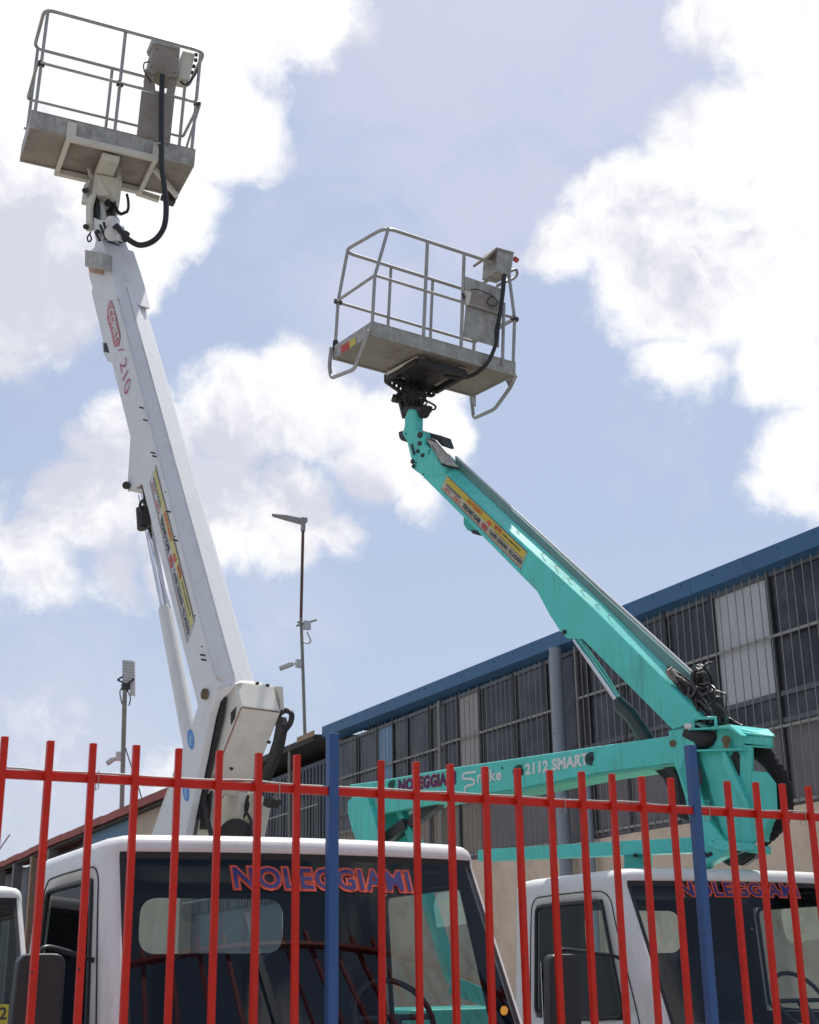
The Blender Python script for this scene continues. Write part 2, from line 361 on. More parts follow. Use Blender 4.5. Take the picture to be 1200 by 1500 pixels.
# ------------------------------------------------------------------ fence
FK = 1.12; FY = 4.6775 * FK; FT = 1.6 + .773 * FK
g = MB(); g.b2((-7, FY - .09, .12), (12, FY + .09, .62)); tag(g.build('wall', M_CONC, bevel=.01), 'low concrete plinth wall carrying the red picket fence', 'wall')
FN = thing('picket_fence', 'red steel picket fence with square blue posts in front of the trucks', 'fence', (.845 * FK, FY, .62))
xs = []
for i in range(-4, 27):
    x = .845 + .15 * i + (.187 if i >= 8 else 0) + (.149 if i >= 18 else 0)
    xs.append(x * FK)
for k, x in enumerate(xs):
    i = k - 4
    g = MB(); r = .0129
    tx = random.uniform(-.006, .006); top = FT + random.uniform(-.003, .003)
    a = random.uniform(-.12, .12) + (.55 if i == 8 else 0)
    ax = Vector((math.cos(a), math.sin(a), 0)); ay = Vector((-math.sin(a), math.cos(a), 0))
    d = Vector((tx, random.uniform(-.006, .006), top - .62)).normalized()
    g.box(Vector((x, FY - .027, (top + .60) / 2)), (r if i != 8 else .0095, r, (top - .60) / 2), (ax, ay, d))
    g.build('picket', M_RED, FN, bevel=.002)
PX1, PX2 = 2.045 * FK, 3.715 * FK
def railz(x): return 1.6 + (.656 - (x / FK - .9) * .0045) * FK
for x, t in ((PX1, 1.6 + .865 * FK), (PX2, 1.6 + .92 * FK), (.38, 2.57), (5.88, 2.63)):
    g = MB(); g.box((x, FY, (t + .6) / 2), (.0218, .0218, (t - .6) / 2)); g.build('post', M_BLUE, FN, bevel=.003)
for x0, x1, in ((.402, PX1 - .022), (PX1 + .022, PX2 - .022), (PX2 + .022, 5.858)):
    for z in (0, -1.4):
        g = MB(); g.bar((x0, FY, railz(x0) + z), (x1, FY, railz(x1) + z), .027, .0315); g.build('rail', M_RED, FN, bevel=.002)
for px_, py_ in ((47, 1425), (116, 1420), (1103, 1362)):
    g = MB(); p_ = onY(px_, py_, FY - .041); g.tube([p_, p_ + Vector((0, .01, 0))], .0045, 8); g.build('screw_hole', M_BLK, FN)
# cable tied along the rail
pts = []
for k in range(70):
    x = .0 + k * .085
    z = railz(x) + .0205 + .0018 * math.sin(k * .9) + (.004 if k % 11 < 2 else 0)
    pts.append((x, FY - .002 - .004 * math.sin(k * 1.7), z))
g = MB(); g.tube(pts, .0042, 6)
for x in (1.31, 2.05, 2.5, 3.42, 4.23, 4.82):
    z = railz(x); g.tube([(x, FY - .018, z + .03), (x + .001, FY - .0185, z - .04), (x, FY + .018, z - .04), (x, FY + .018, z + .03)], .002, 6)
tag(g.build('cable', mat('pale_cable', (.42, .40, .37), .5, mott=.2), base=(2, FY, 2.33)), 'thin pale cable tied along the top rail of the red fence', 'cable')

# ------------------------------------------------------------------ warehouse row along the yard
fa = R(1.2); FD = Vector((math.sin(fa), math.cos(fa), 0)); FNr = Vector((-math.cos(fa), math.sin(fa), 0)); FQ = at(1200, 773.5, 14.8); FQ.z = 0
def fp(s, z, off=0): return FQ + FD * s + FNr * off + Vector((0, 0, z))
def fbox(mb, s0, s1, z0, z1, o0, o1):
    return mb.box(fp((s0 + s1) / 2, (z0 + z1) / 2, (o0 + o1) / 2), (abs(s1 - s0) / 2, abs(o1 - o0) / 2, abs(z1 - z0) / 2), (FD, FNr, Vector((0, 0, 1))))
WH = thing('warehouse', 'long warehouse with blue eaves band, barred dark windows and rough stucco wall', 'building', fp(6, 0))
S0, S1 = -7.0, 14.85
g = MB(); fbox(g, S0, S1 - .3, 0, 3.36, -.3, 0); fbox(g, S1 - .5, S1 - .3, 3.36, 6.2, -9, 0); fbox(g, S0, S0 + .2, 3.36, 6.2, -9, 0); fbox(g, S0, S1 - .3, 0, 6.2, -9.2, -9)
g.build('wall', M_STUC, WH)
g = MB()
for k in range(7):
    a = S0 - .1 + k * (S1 - S0 + .1) / 7; b = S0 - .1 + (k + 1) * (S1 - S0 + .1) / 7 - .008
    o = random.uniform(0, .006)
    e_ = 6.355 + .011 * a - 6.425; g.prism([fp(a, 6.425 + e_, -.12), fp(a, 6.425 + e_, .10 + o), fp(a, 6.21 + e_, .10 + o), fp(a, 6.12 + e_, -.10), fp(a, 6.12 + e_, -.12)], FD * (b - a) + _z * (.011 * (b - a)))
    for q_ in range(5): g.tube([fp(a + .2 + q_ * .62, 6.385 + e_, .098), fp(a + .2 + q_ * .62, 6.385 + e_, .112)], .012, 6)
g.build('eaves_band', M_FASC, WH)
g = MB(); g.add([fp(S0, 6.25, -.11), fp(S1, 6.48, -.11), fp(S1, 6.60, -4.6), fp(S0, 6.40, -4.6)], [(0, 1, 2, 3)]); g.add([fp(S0, 6.46, -4.6), fp(S1, 6.46, -4.6), fp(S1, 6.40, -9.3), fp(S0, 6.40, -9.3)], [(0, 1, 2, 3)])
g.build('roof', M_SHEET, WH, solid=.04)
g = MB(); fbox(g, S0 + .3, S1 - .6, 3.2, 6.1, -1.6, -1.5); g.build('inner_wall', M_INT, WH)
# window band: bays between mullions, three tiers
edges = [-6.2, -5.2, -4.2, -3.2, -2.2, -1.2, -.2, .98, 2.06, 3.06, 4.1, 5.0, 6.15, 7.1, 8.22, 9.02, 10.1, 11.0, 11.62, 12.32, 13.3, 14.4]
for a, b in zip(edges[:-1], edges[1:]):
    w = MB()
    for s in (a, b): fbox(w, s - .035, s + .035, 3.36, 6.12, -.07, -.005)
    for z in (3.40, 4.33, 4.64, 6.08): fbox(w, a + .035, b - .035, z - .03, z + .03, -.065, -.012)
    wo_ = w.build('window', M_ALU, WH)
    for z0, z1, tier in ((3.43, 4.30, 0), (4.36, 4.61, 1), (4.67, 6.05, 2)):
        mm = M_DARKG
        if tier == 0: mm = M_GREYP if a < 8.9 else M_BRNP
        if abs(a - .98) < .01 and tier == 2: mm = M_MILK
        if abs(a - 8.22) < .01: mm = M_BRNP if tier == 0 else mat('pale_pane', (.36, .33, .32), .5, mott=.15, streak=True, dirt=.4)
        if abs(a - 11.62) < .01: mm = M_BLUP
        p = MB(); t = random.uniform(-.006, .006)
        p.add([fp(a + .035, z0, -.04), fp(b - .035, z0, -.04 + t), fp(b - .035, z1, -.04 + t), fp(a + .035, z1, -.04)], [(0, 1, 2, 3)])
        p.build('pane', mm, wo_)
# security grille in panels
seg = [(-6.2, -1.2), (-1.2, 5.2), (5.9, 9.6), (9.65, 14.2)]
for a, b in seg:
    g = MB(); n = int((b - a) / .152)
    for k in range(n + 1):
        s = a + (b - a) * k / n + random.uniform(-.006, .006)
        dz = random.uniform(-.02, .02)
        g.tube([fp(s, 3.38, .03), fp(s + random.uniform(-.012, .012), 6.12 + dz, .03 + random.uniform(-.01, .01))], .0072, 5)
    for z in (4.27, 5.33, 3.42):
        g.bar(fp(a, z - (.02 if a > 5 else 0.03), .018), fp(b, z + .03, .018), .012, .034)
    for s in (a, b): g.bar(fp(s, 3.38, .03), fp(s, 6.12, .03), .03, .03, up=(0, 1, 0))
    g.build('window_grille', M_GRIL, WH)
dp = onp(821, 1100, FQ + FNr * .16, FNr); dp.z = 0
g = MB(); g.tube([dp, dp + Vector((0, 0, 6.16))], .092, 20)
for z in (1.5, 3.1, 4.9): g.tube([dp + Vector((0, 0, z)), dp + Vector((0, 0, z + .06))], .10, 20)
g.build('downpipe', M_COLM, WH)
g = MB(); g.tube([fp(4.95, .0, .1), fp(4.95, 4.35, .1)], .05, 10); g.build('drain_pipe', M_COLM, WH)

# second shed, dark overhanging roof
SH = thing('shed', 'dark weathered shed with overhanging roof beyond the blue-eaved warehouse', 'building', fp(21, 0))
g = MB(); fbox(g, 14.9, 24.9, 0, 6.0, -8, -.3); g.build('wall', M_SHEET, SH)
g = MB()
for k in range(49):
    s = 15.0 + k * .2; fbox(g, s, s + .09, 3.2, 5.9, -.30, -.262)
g.build('wall_ribs', M_SHEET, SH)
g = MB(); g.prism([fp(15.1, 6.62, -4), fp(15.1, 6.40, .18), fp(15.1, 6.27, .18), fp(15.1, 6.40, -4)], FD * 9.8); g.build('roof', M_DSHED, SH)

g = MB(); fbox(g, 15.04, 16.0, 6.36, 6.47, .185, .21); g.build('bargeboard', M_WOOD, SH)
g = MB()
for k in range(62):
    s = 15.3 + k * .155; g.tube([fp(s, 3.2, .0), fp(s, 5.2 + .02 * math.sin(k), .0)], .008, 5)
for z in (3.5, 4.2, 5.0): g.bar(fp(15.3, z, .0), fp(24.8, z, .0), .012, .03)
g.build('window_grille', M_GRIL, SH)
g = MB(); g.tube([fp(16.6, 2.6, .10), fp(16.65, 6.3, .12)], .045, 8); g.build('roof_prop', M_POLG, SH)

# third building, red roof
RB = thing('low_building', 'low building with sagging red sheet roof at the far left of the yard', 'building', fp(40, 0))
g = MB(); fbox(g, 30.5, 37, 0, 6.3, -7, .0); g.build('wall', M_BWALL, RB)
g = MB(); fbox(g, 24.95, 30.5, 0, 6.3, -7, .02); g.build('wall', M_BEIGE, RB)
g = MB(); fbox(g, 37, 80, 0, 6.2, -7, -.35); g.build('wall', M_SHEET, RB)
g = MB()
for k in range(24):
    s0 = 24.9 + k * 1.2; s1 = s0 + 1.19; o = random.uniform(-.02, .02)
    g.add([fp(s0, 6.62 + o, .30), fp(s1, 6.62 + o, .30), fp(s1, 7.15 + o, -3.4), fp(s0, 7.15 + o, -3.4), fp(s0, 6.38 + o, .31), fp(s1, 6.38 + o, .31), fp(s1, 7.03 + o, -3.4), fp(s0, 7.03 + o, -3.4)],
          [(0, 1, 2, 3), (4, 7, 6, 5), (0, 4, 5, 1), (1, 5, 6, 2), (0, 3, 7, 4)])
g.build('roof', M_TILE, RB)
g = MB(); fbox(g, 53, 80, 6.3, 6.5, -4, .5); g.build('flat_roof', M_DSHED, RB)
g = MB(); fbox(g, 24.95, 53, 6.28, 6.34, .03, .22); g.build('gutter', M_DSHED, RB)
for s in (41.5, 44.8, 48.6, 52.6, 56): 
    g = MB(); fbox(g, s, s + .35, 0, 6.3, -.1, .25); g.build('pillar', M_GREYP if s != 44.8 else M_WOOD, RB)
g = MB(); g.tube(catmull([fp(50, 7.6, .3), fp(75, 7.2, -2), fp(110, 8.8, -4)]), .03, 5); tag(g.build('wire', M_BLK, base=fp(60, 7.4, 0)), 'thin overhead wire sagging above the far left roof', 'wire')

# lamp pole and its fittings
lp = fp(16.1, 6.42, .1); LP = thing('street_lamp', 'rust-brown lamp pole with flat grey lamp head rising above the dark shed', 'street lamp', lp)
T = at(443, 768, (lp - CAM).dot(_h)); hgt = T.z - lp.z
def lpp(px, py): return at(px, py, (lp - CAM).dot(_h))
g = MB(); g.tube([lpp(447, 1084), lpp(444, 985), lpp(441, 905)], .036, 10); g.build('lower_pole', M_POLG, LP)
g = MB(); g.tube([lpp(441, 906), lpp(444, 775)], .034, 10); g.build('upper_pole', M_POLE, LP)
g = MB(); a = lpp(447, 763); b = lpp(398, 753); dv = (b - a); sd = dv.cross(_z).normalized() * .10; up = _z * .062
g.prism([a + up * .9, a - up * .6, a + dv * .12 - up * 1.1, a + dv * .62 - up * .7, b - up * .25, b + up * .25, a + dv * .55 + up * .9], sd * 1.6)
g.build('lamp_head', M_LAMP, LP, bevel=.012)
g = MB(); g.tube([lpp(444, 778), lpp(444.5, 764)], .055, 10); g.box(lpp(445, 762), (.07, .06, .05)); g.build('bracket', M_LAMP, LP)
g = MB(); g.tube([lpp(434, 917), lpp(464, 908)], .022, 8); g.tube([lpp(436, 911), lpp(449, 914)], .03, 8); g.build('antenna', M_POLG, LP)
g = MB(); g.box(lpp(450, 916), (.075, .05, .10)); g.tube(catmull([lpp(450, 926), lpp(455, 938), lpp(452, 942), lpp(445, 941)]), .022, 8); g.build('junction_box', M_CAMW, LP, bevel=.01)
def seccam(pa, pb, pc, s, dref, label):
    f = lambda p: at(p[0], p[1], dref)
    C_ = thing('security_camera', label, 'camera', f(pa), 'security cameras on the roof poles')
    g = MB(); g.box(f(pa), (.07 * s, .05 * s, .09 * s)); g.build('mount', M_CAMW, C_, bevel=.008)
    g = MB(); a, b = f(pb), f(pc); d = (b - a).normalized(); g.tube([a, f(pa)], .02 * s, 8); g.tube([a, b - d * .03], .052 * s, 14); g.tube([a + d * .05 + _z * .012, b + d * .03 + _z * .012], .058 * s, 14)
    g.build('camera_body', M_CAMW, C_)
    g = MB(); g.tube([b + d * .0, b + d * .035], .048 * s, 14); g.build('lens', M_PLAS, C_)
seccam((438, 972), (430, 972), (412, 979), 1.0, (lp - CAM).dot(_h), 'white bullet security camera on the rusty lamp pole')
# antenna mast
mp_ = fp(31.6, 6.4, .2); md = (mp_ - CAM).dot(_h); q = lambda x, y: at(x, y, md)
AM = thing('antenna_mast', 'slim metal mast carrying a ribbed rectangular panel antenna above the red roof', 'mast', mp_)
g = MB(); g.tube([q(178, 1199), q(183, 1010)], .075, 10); g.build('pole', M_POLG, AM)
g = MB(); g.prism([q(179, 966), q(197, 968), q(197.5, 1019), q(190, 1018), q(190, 1005), q(179, 1003)], _h * .14); g.build('panel', M_CAMW, AM, bevel=.02)
g = MB()
for k in range(8): g.tube([q(180, 971 + k * 4.2) - _h * .002, q(196.5, 972.5 + k * 4.2) - _h * .002], .008, 6)
g.build('panel_ribs', M_LAMP, AM)
g = MB(); g.tube([q(172, 996), q(180, 991)], .03, 6); g.tube([q(172, 996), q(181, 1000)], .03, 6); g.tube([q(197, 994), q(186, 1003)], .035, 6)
g.tube(catmull([q(184, 1004), q(176, 1012), q(178, 1028), q(181, 1034)]), .02, 6); g.tube(catmull([q(186, 1010), q(191, 1022), q(189, 1034)]), .02, 6)
g.box(q(184, 1006), (.12, .1, .1)); g.build('bracket', M_BLKM, AM)
seccam((175, 1108), (168, 1111), (158, 1118), 1.55, md, 'white bullet security camera on the slim antenna mast')
g = MB(); g.tube(catmull([q(184, 1096), q(189, 1112), q(205, 1160), q(212, 1190)]), .02, 5); tag(g.build('cable', M_BLK, base=q(190, 1150)), 'dark cable running from antenna mast down to the red roof', 'cable')
# ------------------------------------------------------------------ truck cabs
class Cab:
    """light lorry cab, local x across, y back from the windscreen, z up"""
    HW = .965; B = .12
    def __init__(s, ox, oy, L=1.0, mir=((-1, 1.12, -.02), )): s.ox, s.oy, s.L, s.mir = ox, oy, L, mir
    def w(s, x, y, z): return Vector((s.ox + x, s.oy + (y if y < .25 else .25 + (y - .25) * s.L), z))
    def hw(s, z): return s.HW - .045 * max(0, min(1, (z - 1.3) / .8))
    def yf(s, z):
        z = min(z, 2.1)
        return -.5 * (2.1 - z) if z > 1.2 else -.45 - .06 * (1.2 - z)
    def front(s, x, z, lift=0):
        u = x / s.hw(z); return s.w(x, s.yf(z) + s.B * u * u - lift, z + lift * .4)
    def px(s, X, Y, lift=0):
        yy = s.oy
        for _ in range(12):
            p = onY(X, Y, yy); x = p.x - s.ox; u = x / s.hw(p.z); yy = s.oy + s.yf(p.z) + s.B * u * u
        return p + Vector((0, -lift, lift * .4))
    def half(s, z):
        h = s.hw(z); f = s.yf(z); k = max(0, min(1, (2.05 - z) / .8)); b = s.B
        st = [(u * h, f + b * u * u) for u in (0, .15, .3, .45, .6, .75, .86, .915, .94)]
        st += [(.968 * h, f + b + .012), (.99 * h, f + b + .05), (h, f + b + .10)]
        st += [(h, .30 - .26 * k), (h, .42 - .24 * k), (h, .60 - .12 * k), (h, .9), (h, 1.16), (h, 1.22), (h, 1.40), (.985 * h, 1.46), (.94 * h, 1.50)]
        st += [(.75 * h, 1.51), (.55 * h, 1.515), (.50 * h, 1.515), (.40 * h, 1.517), (.22 * h, 1.517), (0, 1.517)]
        return st
    def build(s, root, lettering=None):
        ZL = [.45, .8, 1.0, 1.22, 1.26, 1.34, 1.40, 1.55, 1.72, 1.78, 1.88, 1.97, 2.03, 2.10, 2.13]
        rings = []
        for z in ZL:
            h = s.half(z); full = h + [(-x, y) for x, y in reversed(h[1:-1])]
            rings.append([(x, y, z) for x, y in full])
        n = len(rings[0]); base = rings[-1]
        for off, z in ((.006, 2.155), (.018, 2.178), (.04, 2.195), (.1, 2.208), (.34, 2.22), (.6, 2.226), (.9, 2.228)):
            rings.append([(x * (1 - off), .76 + (y - .76) * (1 - off), z) for x, y, _ in base])
        V = [s.w(*p) for r in rings for p in r]
        nh = len(s.half(2)); F = {'p': [], 'w': [], 's': [], 't': [], 'r': [], 'k': []}
        for j in range(len(rings) - 1):
            for i in range(n):
                i2 = (i + 1) % n; f = (j * n + i, j * n + i2, (j + 1) * n + i2, (j + 1) * n + i)
                a = min(i, n - i - 1)      # mirrored station index
                z = ZL[j] if j < len(ZL) else 3; zt = ZL[j + 1] if j + 1 < len(ZL) else 3
                k = 'p'
                if a <= 6 and z >= 1.26 and zt <= 2.1001: k = 'w'
                elif a <= 7 and z >= 1.22 and zt <= 2.1301: k = 'k'
                elif 12 <= a <= 15 and z >= 1.34 and zt <= 2.031: k = 's' if i < nh else 't'
                elif a == 24 and 0: k = 'r'
                if a in (24, 25) and 1.72 <= z and zt <= 2.031 and i < nh: k = 'r'
                if a in (24, 25) and 1.72 <= z and zt <= 2.031 and i >= nh: k = 'r'
                if a == 23 and i < nh and 1.72 <= z and zt <= 2.031: k = 'r'
                F[k].append(f)
        top = [(len(rings) - 1) * n + i for i in range(n)]; F['p'].append(top)
        def sub(key, name, m, solid=0.0, parent=root, sm=True):
            idx = sorted({v for f in F[key] for v in f}); mp = {v: i for i, v in enumerate(idx)}
            q = MB(); q.add([V[v] for v in idx], [[mp[v] for v in f] for f in F[key]], sm); return q.build(name, m, parent, solid=solid)
        shell = sub('p', 'cab_body', (M_WHITE, M_INT), .025)
        sub('k', 'window_seal', M_SEAL, 0, shell)
        ws = sub('w', 'windscreen', M_GLW)
        sub('s', 'side_glass', M_GLS); sub('t', 'side_glass', M_GLS); sub('r', 'rear_glass', M_GLS)
        # black seals round the side windows, door shut lines
        for sg in (-1, 1):
            g = MB(); P_ = lambda y, z: s.w(sg * (s.hw(z) + .002), y, z)
            def yk(a, b, z): return a - b * max(0, min(1, (2.05 - z) / .8))
            ol = [P_(yk(.31, .26, z), z) for z in (1.36, 1.5, 1.7, 1.9, 2.02)] + [P_(.6, 2.022), P_(.9, 2.022), P_(1.15, 2.02)] + [P_(1.15, z) for z in (1.9, 1.7, 1.5, 1.36)] + [P_(.8, 1.345), P_(.4, 1.345)]
            g.tube(fillet(ol, .05, 3, True), .013, 6, True); g.build('window_rubber', M_SEAL, shell)
            g = MB(); ol = [P_(yk(.22, .32, z), z) for z in (.6, 1.0, 1.3, 1.5, 1.7, 1.9)] + [P_(.20, 2.03), P_(.29, 2.078), P_(.5, 2.085), P_(.9, 2.085), P_(1.16, 2.08), P_(1.22, 2.03)] + [P_(1.23, z) for z in (1.8, 1.4, 1.0, .6)]
            g.tube(fillet(ol, .06, 3), .0042, 5); g.build('door_gap', M_SEAL, shell)
            g = MB(); g.box(s.w(sg * (s.HW + .012), 1.02, 1.12), (.012, .09, .018)); g.build('door_handle', M_PLAS, shell, bevel=.006)
        for sg, mxx, my in s.mir:
            g = MB(); mx = sg * mxx; c = s.w(mx, my, 1.50)
            pr = fillet([c + Vector((-.105, 0, -.30)), c + Vector((.105, 0, -.30)), c + Vector((.105, 0, .21)), c + Vector((-.085, 0, .21))], .05, 5, True)
            g.prism(pr, Vector((0, .09, 0))); mo = g.build('wing_mirror', M_PLAS, root, bevel=.015)
            g = MB(); g.tube(catmull([s.w(mx, my + .04, 1.70), s.w(mx - sg * .04, my + .06, 1.735), s.w(sg * 1.0, .12, 1.70), s.w(sg * .93, .14, 1.68)]), .011, 8); g.build('mirror_arm', M_PLAS, mo)
            g = MB(); g.tube([s.w(mx, my + .04, 1.27), s.w(sg * .95, .04, 1.24)], .011, 8); g.build('mirror_arm', M_PLAS, mo)
            g = MB(); g.box(s.w(mx + sg * .02, my - .006, 1.58), (.013, .008, .09)); g.build('mirror_clamp', M_PLAS, mo)
            g = MB(); g.box(s.w(mx, my + .112, 1.46), (.085, .003, .21)); g.build('mirror_glass', M_CHROME, mo)
        rw = MB(); H_ = s.hw(1.9); xl_, xr_ = -.40 * H_, .50 * H_
        ri = fillet([(xl_ + .012, 0, 1.732), (xr_ - .012, 0, 1.732), (xr_ - .012, 0, 2.018), (xl_ + .012, 0, 2.018)], .10, 7, True)
        ro = [Vector(((xl_ - .03) if p.x < (xl_ + xr_) / 2 - (xr_ - xl_) * .2 else (xr_ + .03) if p.x > (xl_ + xr_) / 2 + (xr_ - xl_) * .2 else p.x, 0, 1.70 if p.z < 1.80 else 2.05 if p.z > 1.95 else p.z)) for p in ri]
        nr_ = len(ri); rw.add([s.w(p.x, 1.475, p.z) for p in ri] + [s.w(p.x, 1.475, p.z) for p in ro], [(k, (k + 1) % nr_, nr_ + (k + 1) % nr_, nr_ + k) for k in range(nr_)])
        rw.build('rear_window_frame', M_SEAL, shell)
        # front: nose panel, wipers, bumper, grille, headlights, number plate area
        g = MB()
        for x0 in (-.55, .10):
            a = s.front(x0, 1.25, .02); b = s.front(x0 + .52, 1.30, .02); g.tube([a, (a + b) / 2 + Vector((0, -.015, .01)), b], .007, 6); g.tube([s.front(x0 + .12, 1.22, .02), (a + b) / 2], .008, 6)
        g.build('wiper', M_PLAS, root)
        g = MB(); g.b2(s.w(-.95, -.53, .40), s.w(.95, -.30, .66)); g.build('bumper', M_PLAS, root, bevel=.03)
        g = MB(); g.b2(s.w(-.5, -.51, .78), s.w(.5, -.47, .98)); g.build('front_grille', M_PLAS, root, bevel=.01)
        for sg in (-1, 1):
            g = MB(); g.b2(s.w(sg * .62, -.46, .76), s.w(sg * .88, -.36, .98)); g.build('headlight', M_MILK, root, bevel=.02)
        # interior
        g = MB(); g.b2(s.w(-.88, -.30, 1.0), s.w(.88, .12, 1.24)); g.b2(s.w(-.86, -.12, 1.2), s.w(-.1, .16, 1.31)); g.build('dashboard', M_INT, root, bevel=.03)
        g = MB(); g.b2(s.w(-.88, .1, .9), s.w(.88, 1.45, .95)); g.b2(s.w(-.9, 1.44, .95), s.w(.9, 1.47, 1.70)); g.b2(s.w(-.86, .3, 2.09), s.w(.86, 1.4, 2.10)); g.build('cab_lining', M_INT, root)
        for x0, x1 in ((-.84, -.34), (-.26, .14), (.22, .78)):
            g = MB(); c = s.w((x0 + x1) / 2, 1.12, 0)
            hw_ = (x1 - x0) / 2
            pr = fillet([c + Vector((-hw_, 0, 1.1)), c + Vector((hw_, 0, 1.1)), c + Vector((hw_ * .92, .10, 1.73)), c + Vector((-hw_ * .92, .10, 1.73))], .09, 5, True)
            g.prism(pr, Vector((0, .14, 0))); g.b2(s.w(x0, .62, .95), s.w(x1, 1.2, 1.14)); g.build('seat', M_SEAT, root, bevel=.03)
        g = MB(); c = s.w(.50, .22, 1.42); ax = Vector((1, 0, 0)); ay = Vector((0, .55, .83)).normalized()
        g.tube([c + (ax * math.cos(a) + ay * math.sin(a)) * .20 for a in [R(15 * k) for k in range(24)]], .014, 8, True); g.tube([c - ax * .2, c + ax * .2], .014, 6); g.tube([c, c + Vector((0, -.2, -.25))], .03, 8)
        g.build('steering_wheel', M_PLAS, root)
        # chassis and wheels
        g = MB()
        for x in (-.4, .4): g.b2(s.w(x - .04, .2, .60), s.w(x + .04, 5.6, .78))
        g.build('chassis', M_BLKM, root)
        g = MB(); g.b2(s.w(-.98, 1.62, .84), s.w(.98, 5.7, .93)); g.build('deck', M_GALV, root, bevel=.01)
        for y in (.35, 4.3):
            for sg in (-1, 1):
                g = MB(); c = s.w(sg * .80, y, .36); g.tube([c - Vector((.11, 0, 0)), c - Vector((.09, 0, 0)), c + Vector((.09, 0, 0)), c + Vector((.11, 0, 0))], .36, 28, rs=[.33, .36, .36, .33]); wh = g.build('wheel', M_BLK, root)
                g = MB(); g.tube([c + Vector((sg * .10, 0, 0)), c + Vector((sg * .118, 0, 0))], .21, 20); g.build('rim', M_LAMP, wh)
        if lettering:
            (xa, xb, yt, yb, sl) = lettering
            a = MB(); b = MB()
            a0 = s.px(xa, yb, 0); a1 = s.px(xb, yb + sl, 0); z0 = a0.z; hh = s.px(xa, yt, 0).z - a0.z
            def fn(l):
                return lambda u, v: s.front(a0.x - s.ox + (a1.x - a0.x) * u, z0 + (a1.z - a0.z) * u + hh * v, l)
            text_on(a, 'NOLEGGIAMI', None, None, None, 1, 1, off=.095, fn=fn(.004), spacing=1.12, ref=.018)
            a.build('lettering', M_ORP, ws)
            text_on(b, 'NOLEGGIAMI', None, None, None, 1, 1, off=.018, fn=fn(.007), spacing=1.12)
            b.build('lettering', M_NAVP, ws)
        return ws

T1 = thing('lift_truck', 'white cab truck carrying the tall white boom lift, behind the fence at left of centre', 'truck', (2.47, 5.85, 0))
c1 = Cab(2.47, 5.85, 1.03, ((-1, 1.20, -.02), )); ws1 = c1.build(T1, (344, 603, 1271, 1302, 5))
g = MB(); p = c1.px(738, 1481, .004); q2 = c1.px(738, 1460, .004); upv = (q2 - p).normalized(); rv = Vector((1, .25, 0)).normalized()
g.add([p + (rv * math.cos(t) + upv * math.sin(t)) * .024 for t in [R(20 * k) for k in range(18)]], [list(range(18))]); g.build('round_sticker', M_ORNG, ws1)
T2 = thing('lift_truck', 'white cab truck carrying the turquoise boom lift, behind the fence at right', 'truck', (5.87, 6.9, 0))
c2 = Cab(5.87, 6.9, .89, ((-1, 1.40, .02), )); ws2 = c2.build(T2, (997, 1171, 1293, 1313, 2))
T0 = thing('lift_truck', 'white truck cab farthest back, cut off by the left edge behind the black wing mirror', 'truck', (1.03, 9.42, 0))
c0 = Cab(1.03, 9.42); c0.build(T0)
g = MB(); a = onY(-14, 1472, 8.93); b_ = onY(11, 1500, 8.93); g.b2((a.x, 8.93, b_.z - .02), (b_.x, 8.95, a.z)); pl = g.build('plate', M_YEL, T0)
g = MB(); text_on(g, '42', Vector((b_.x - .10, 8.93, a.z - .085)), Vector((1, 0, 0)), Vector((0, 0, 1)), .09, .07, off=.02); g.build('lettering', M_INKP, pl)

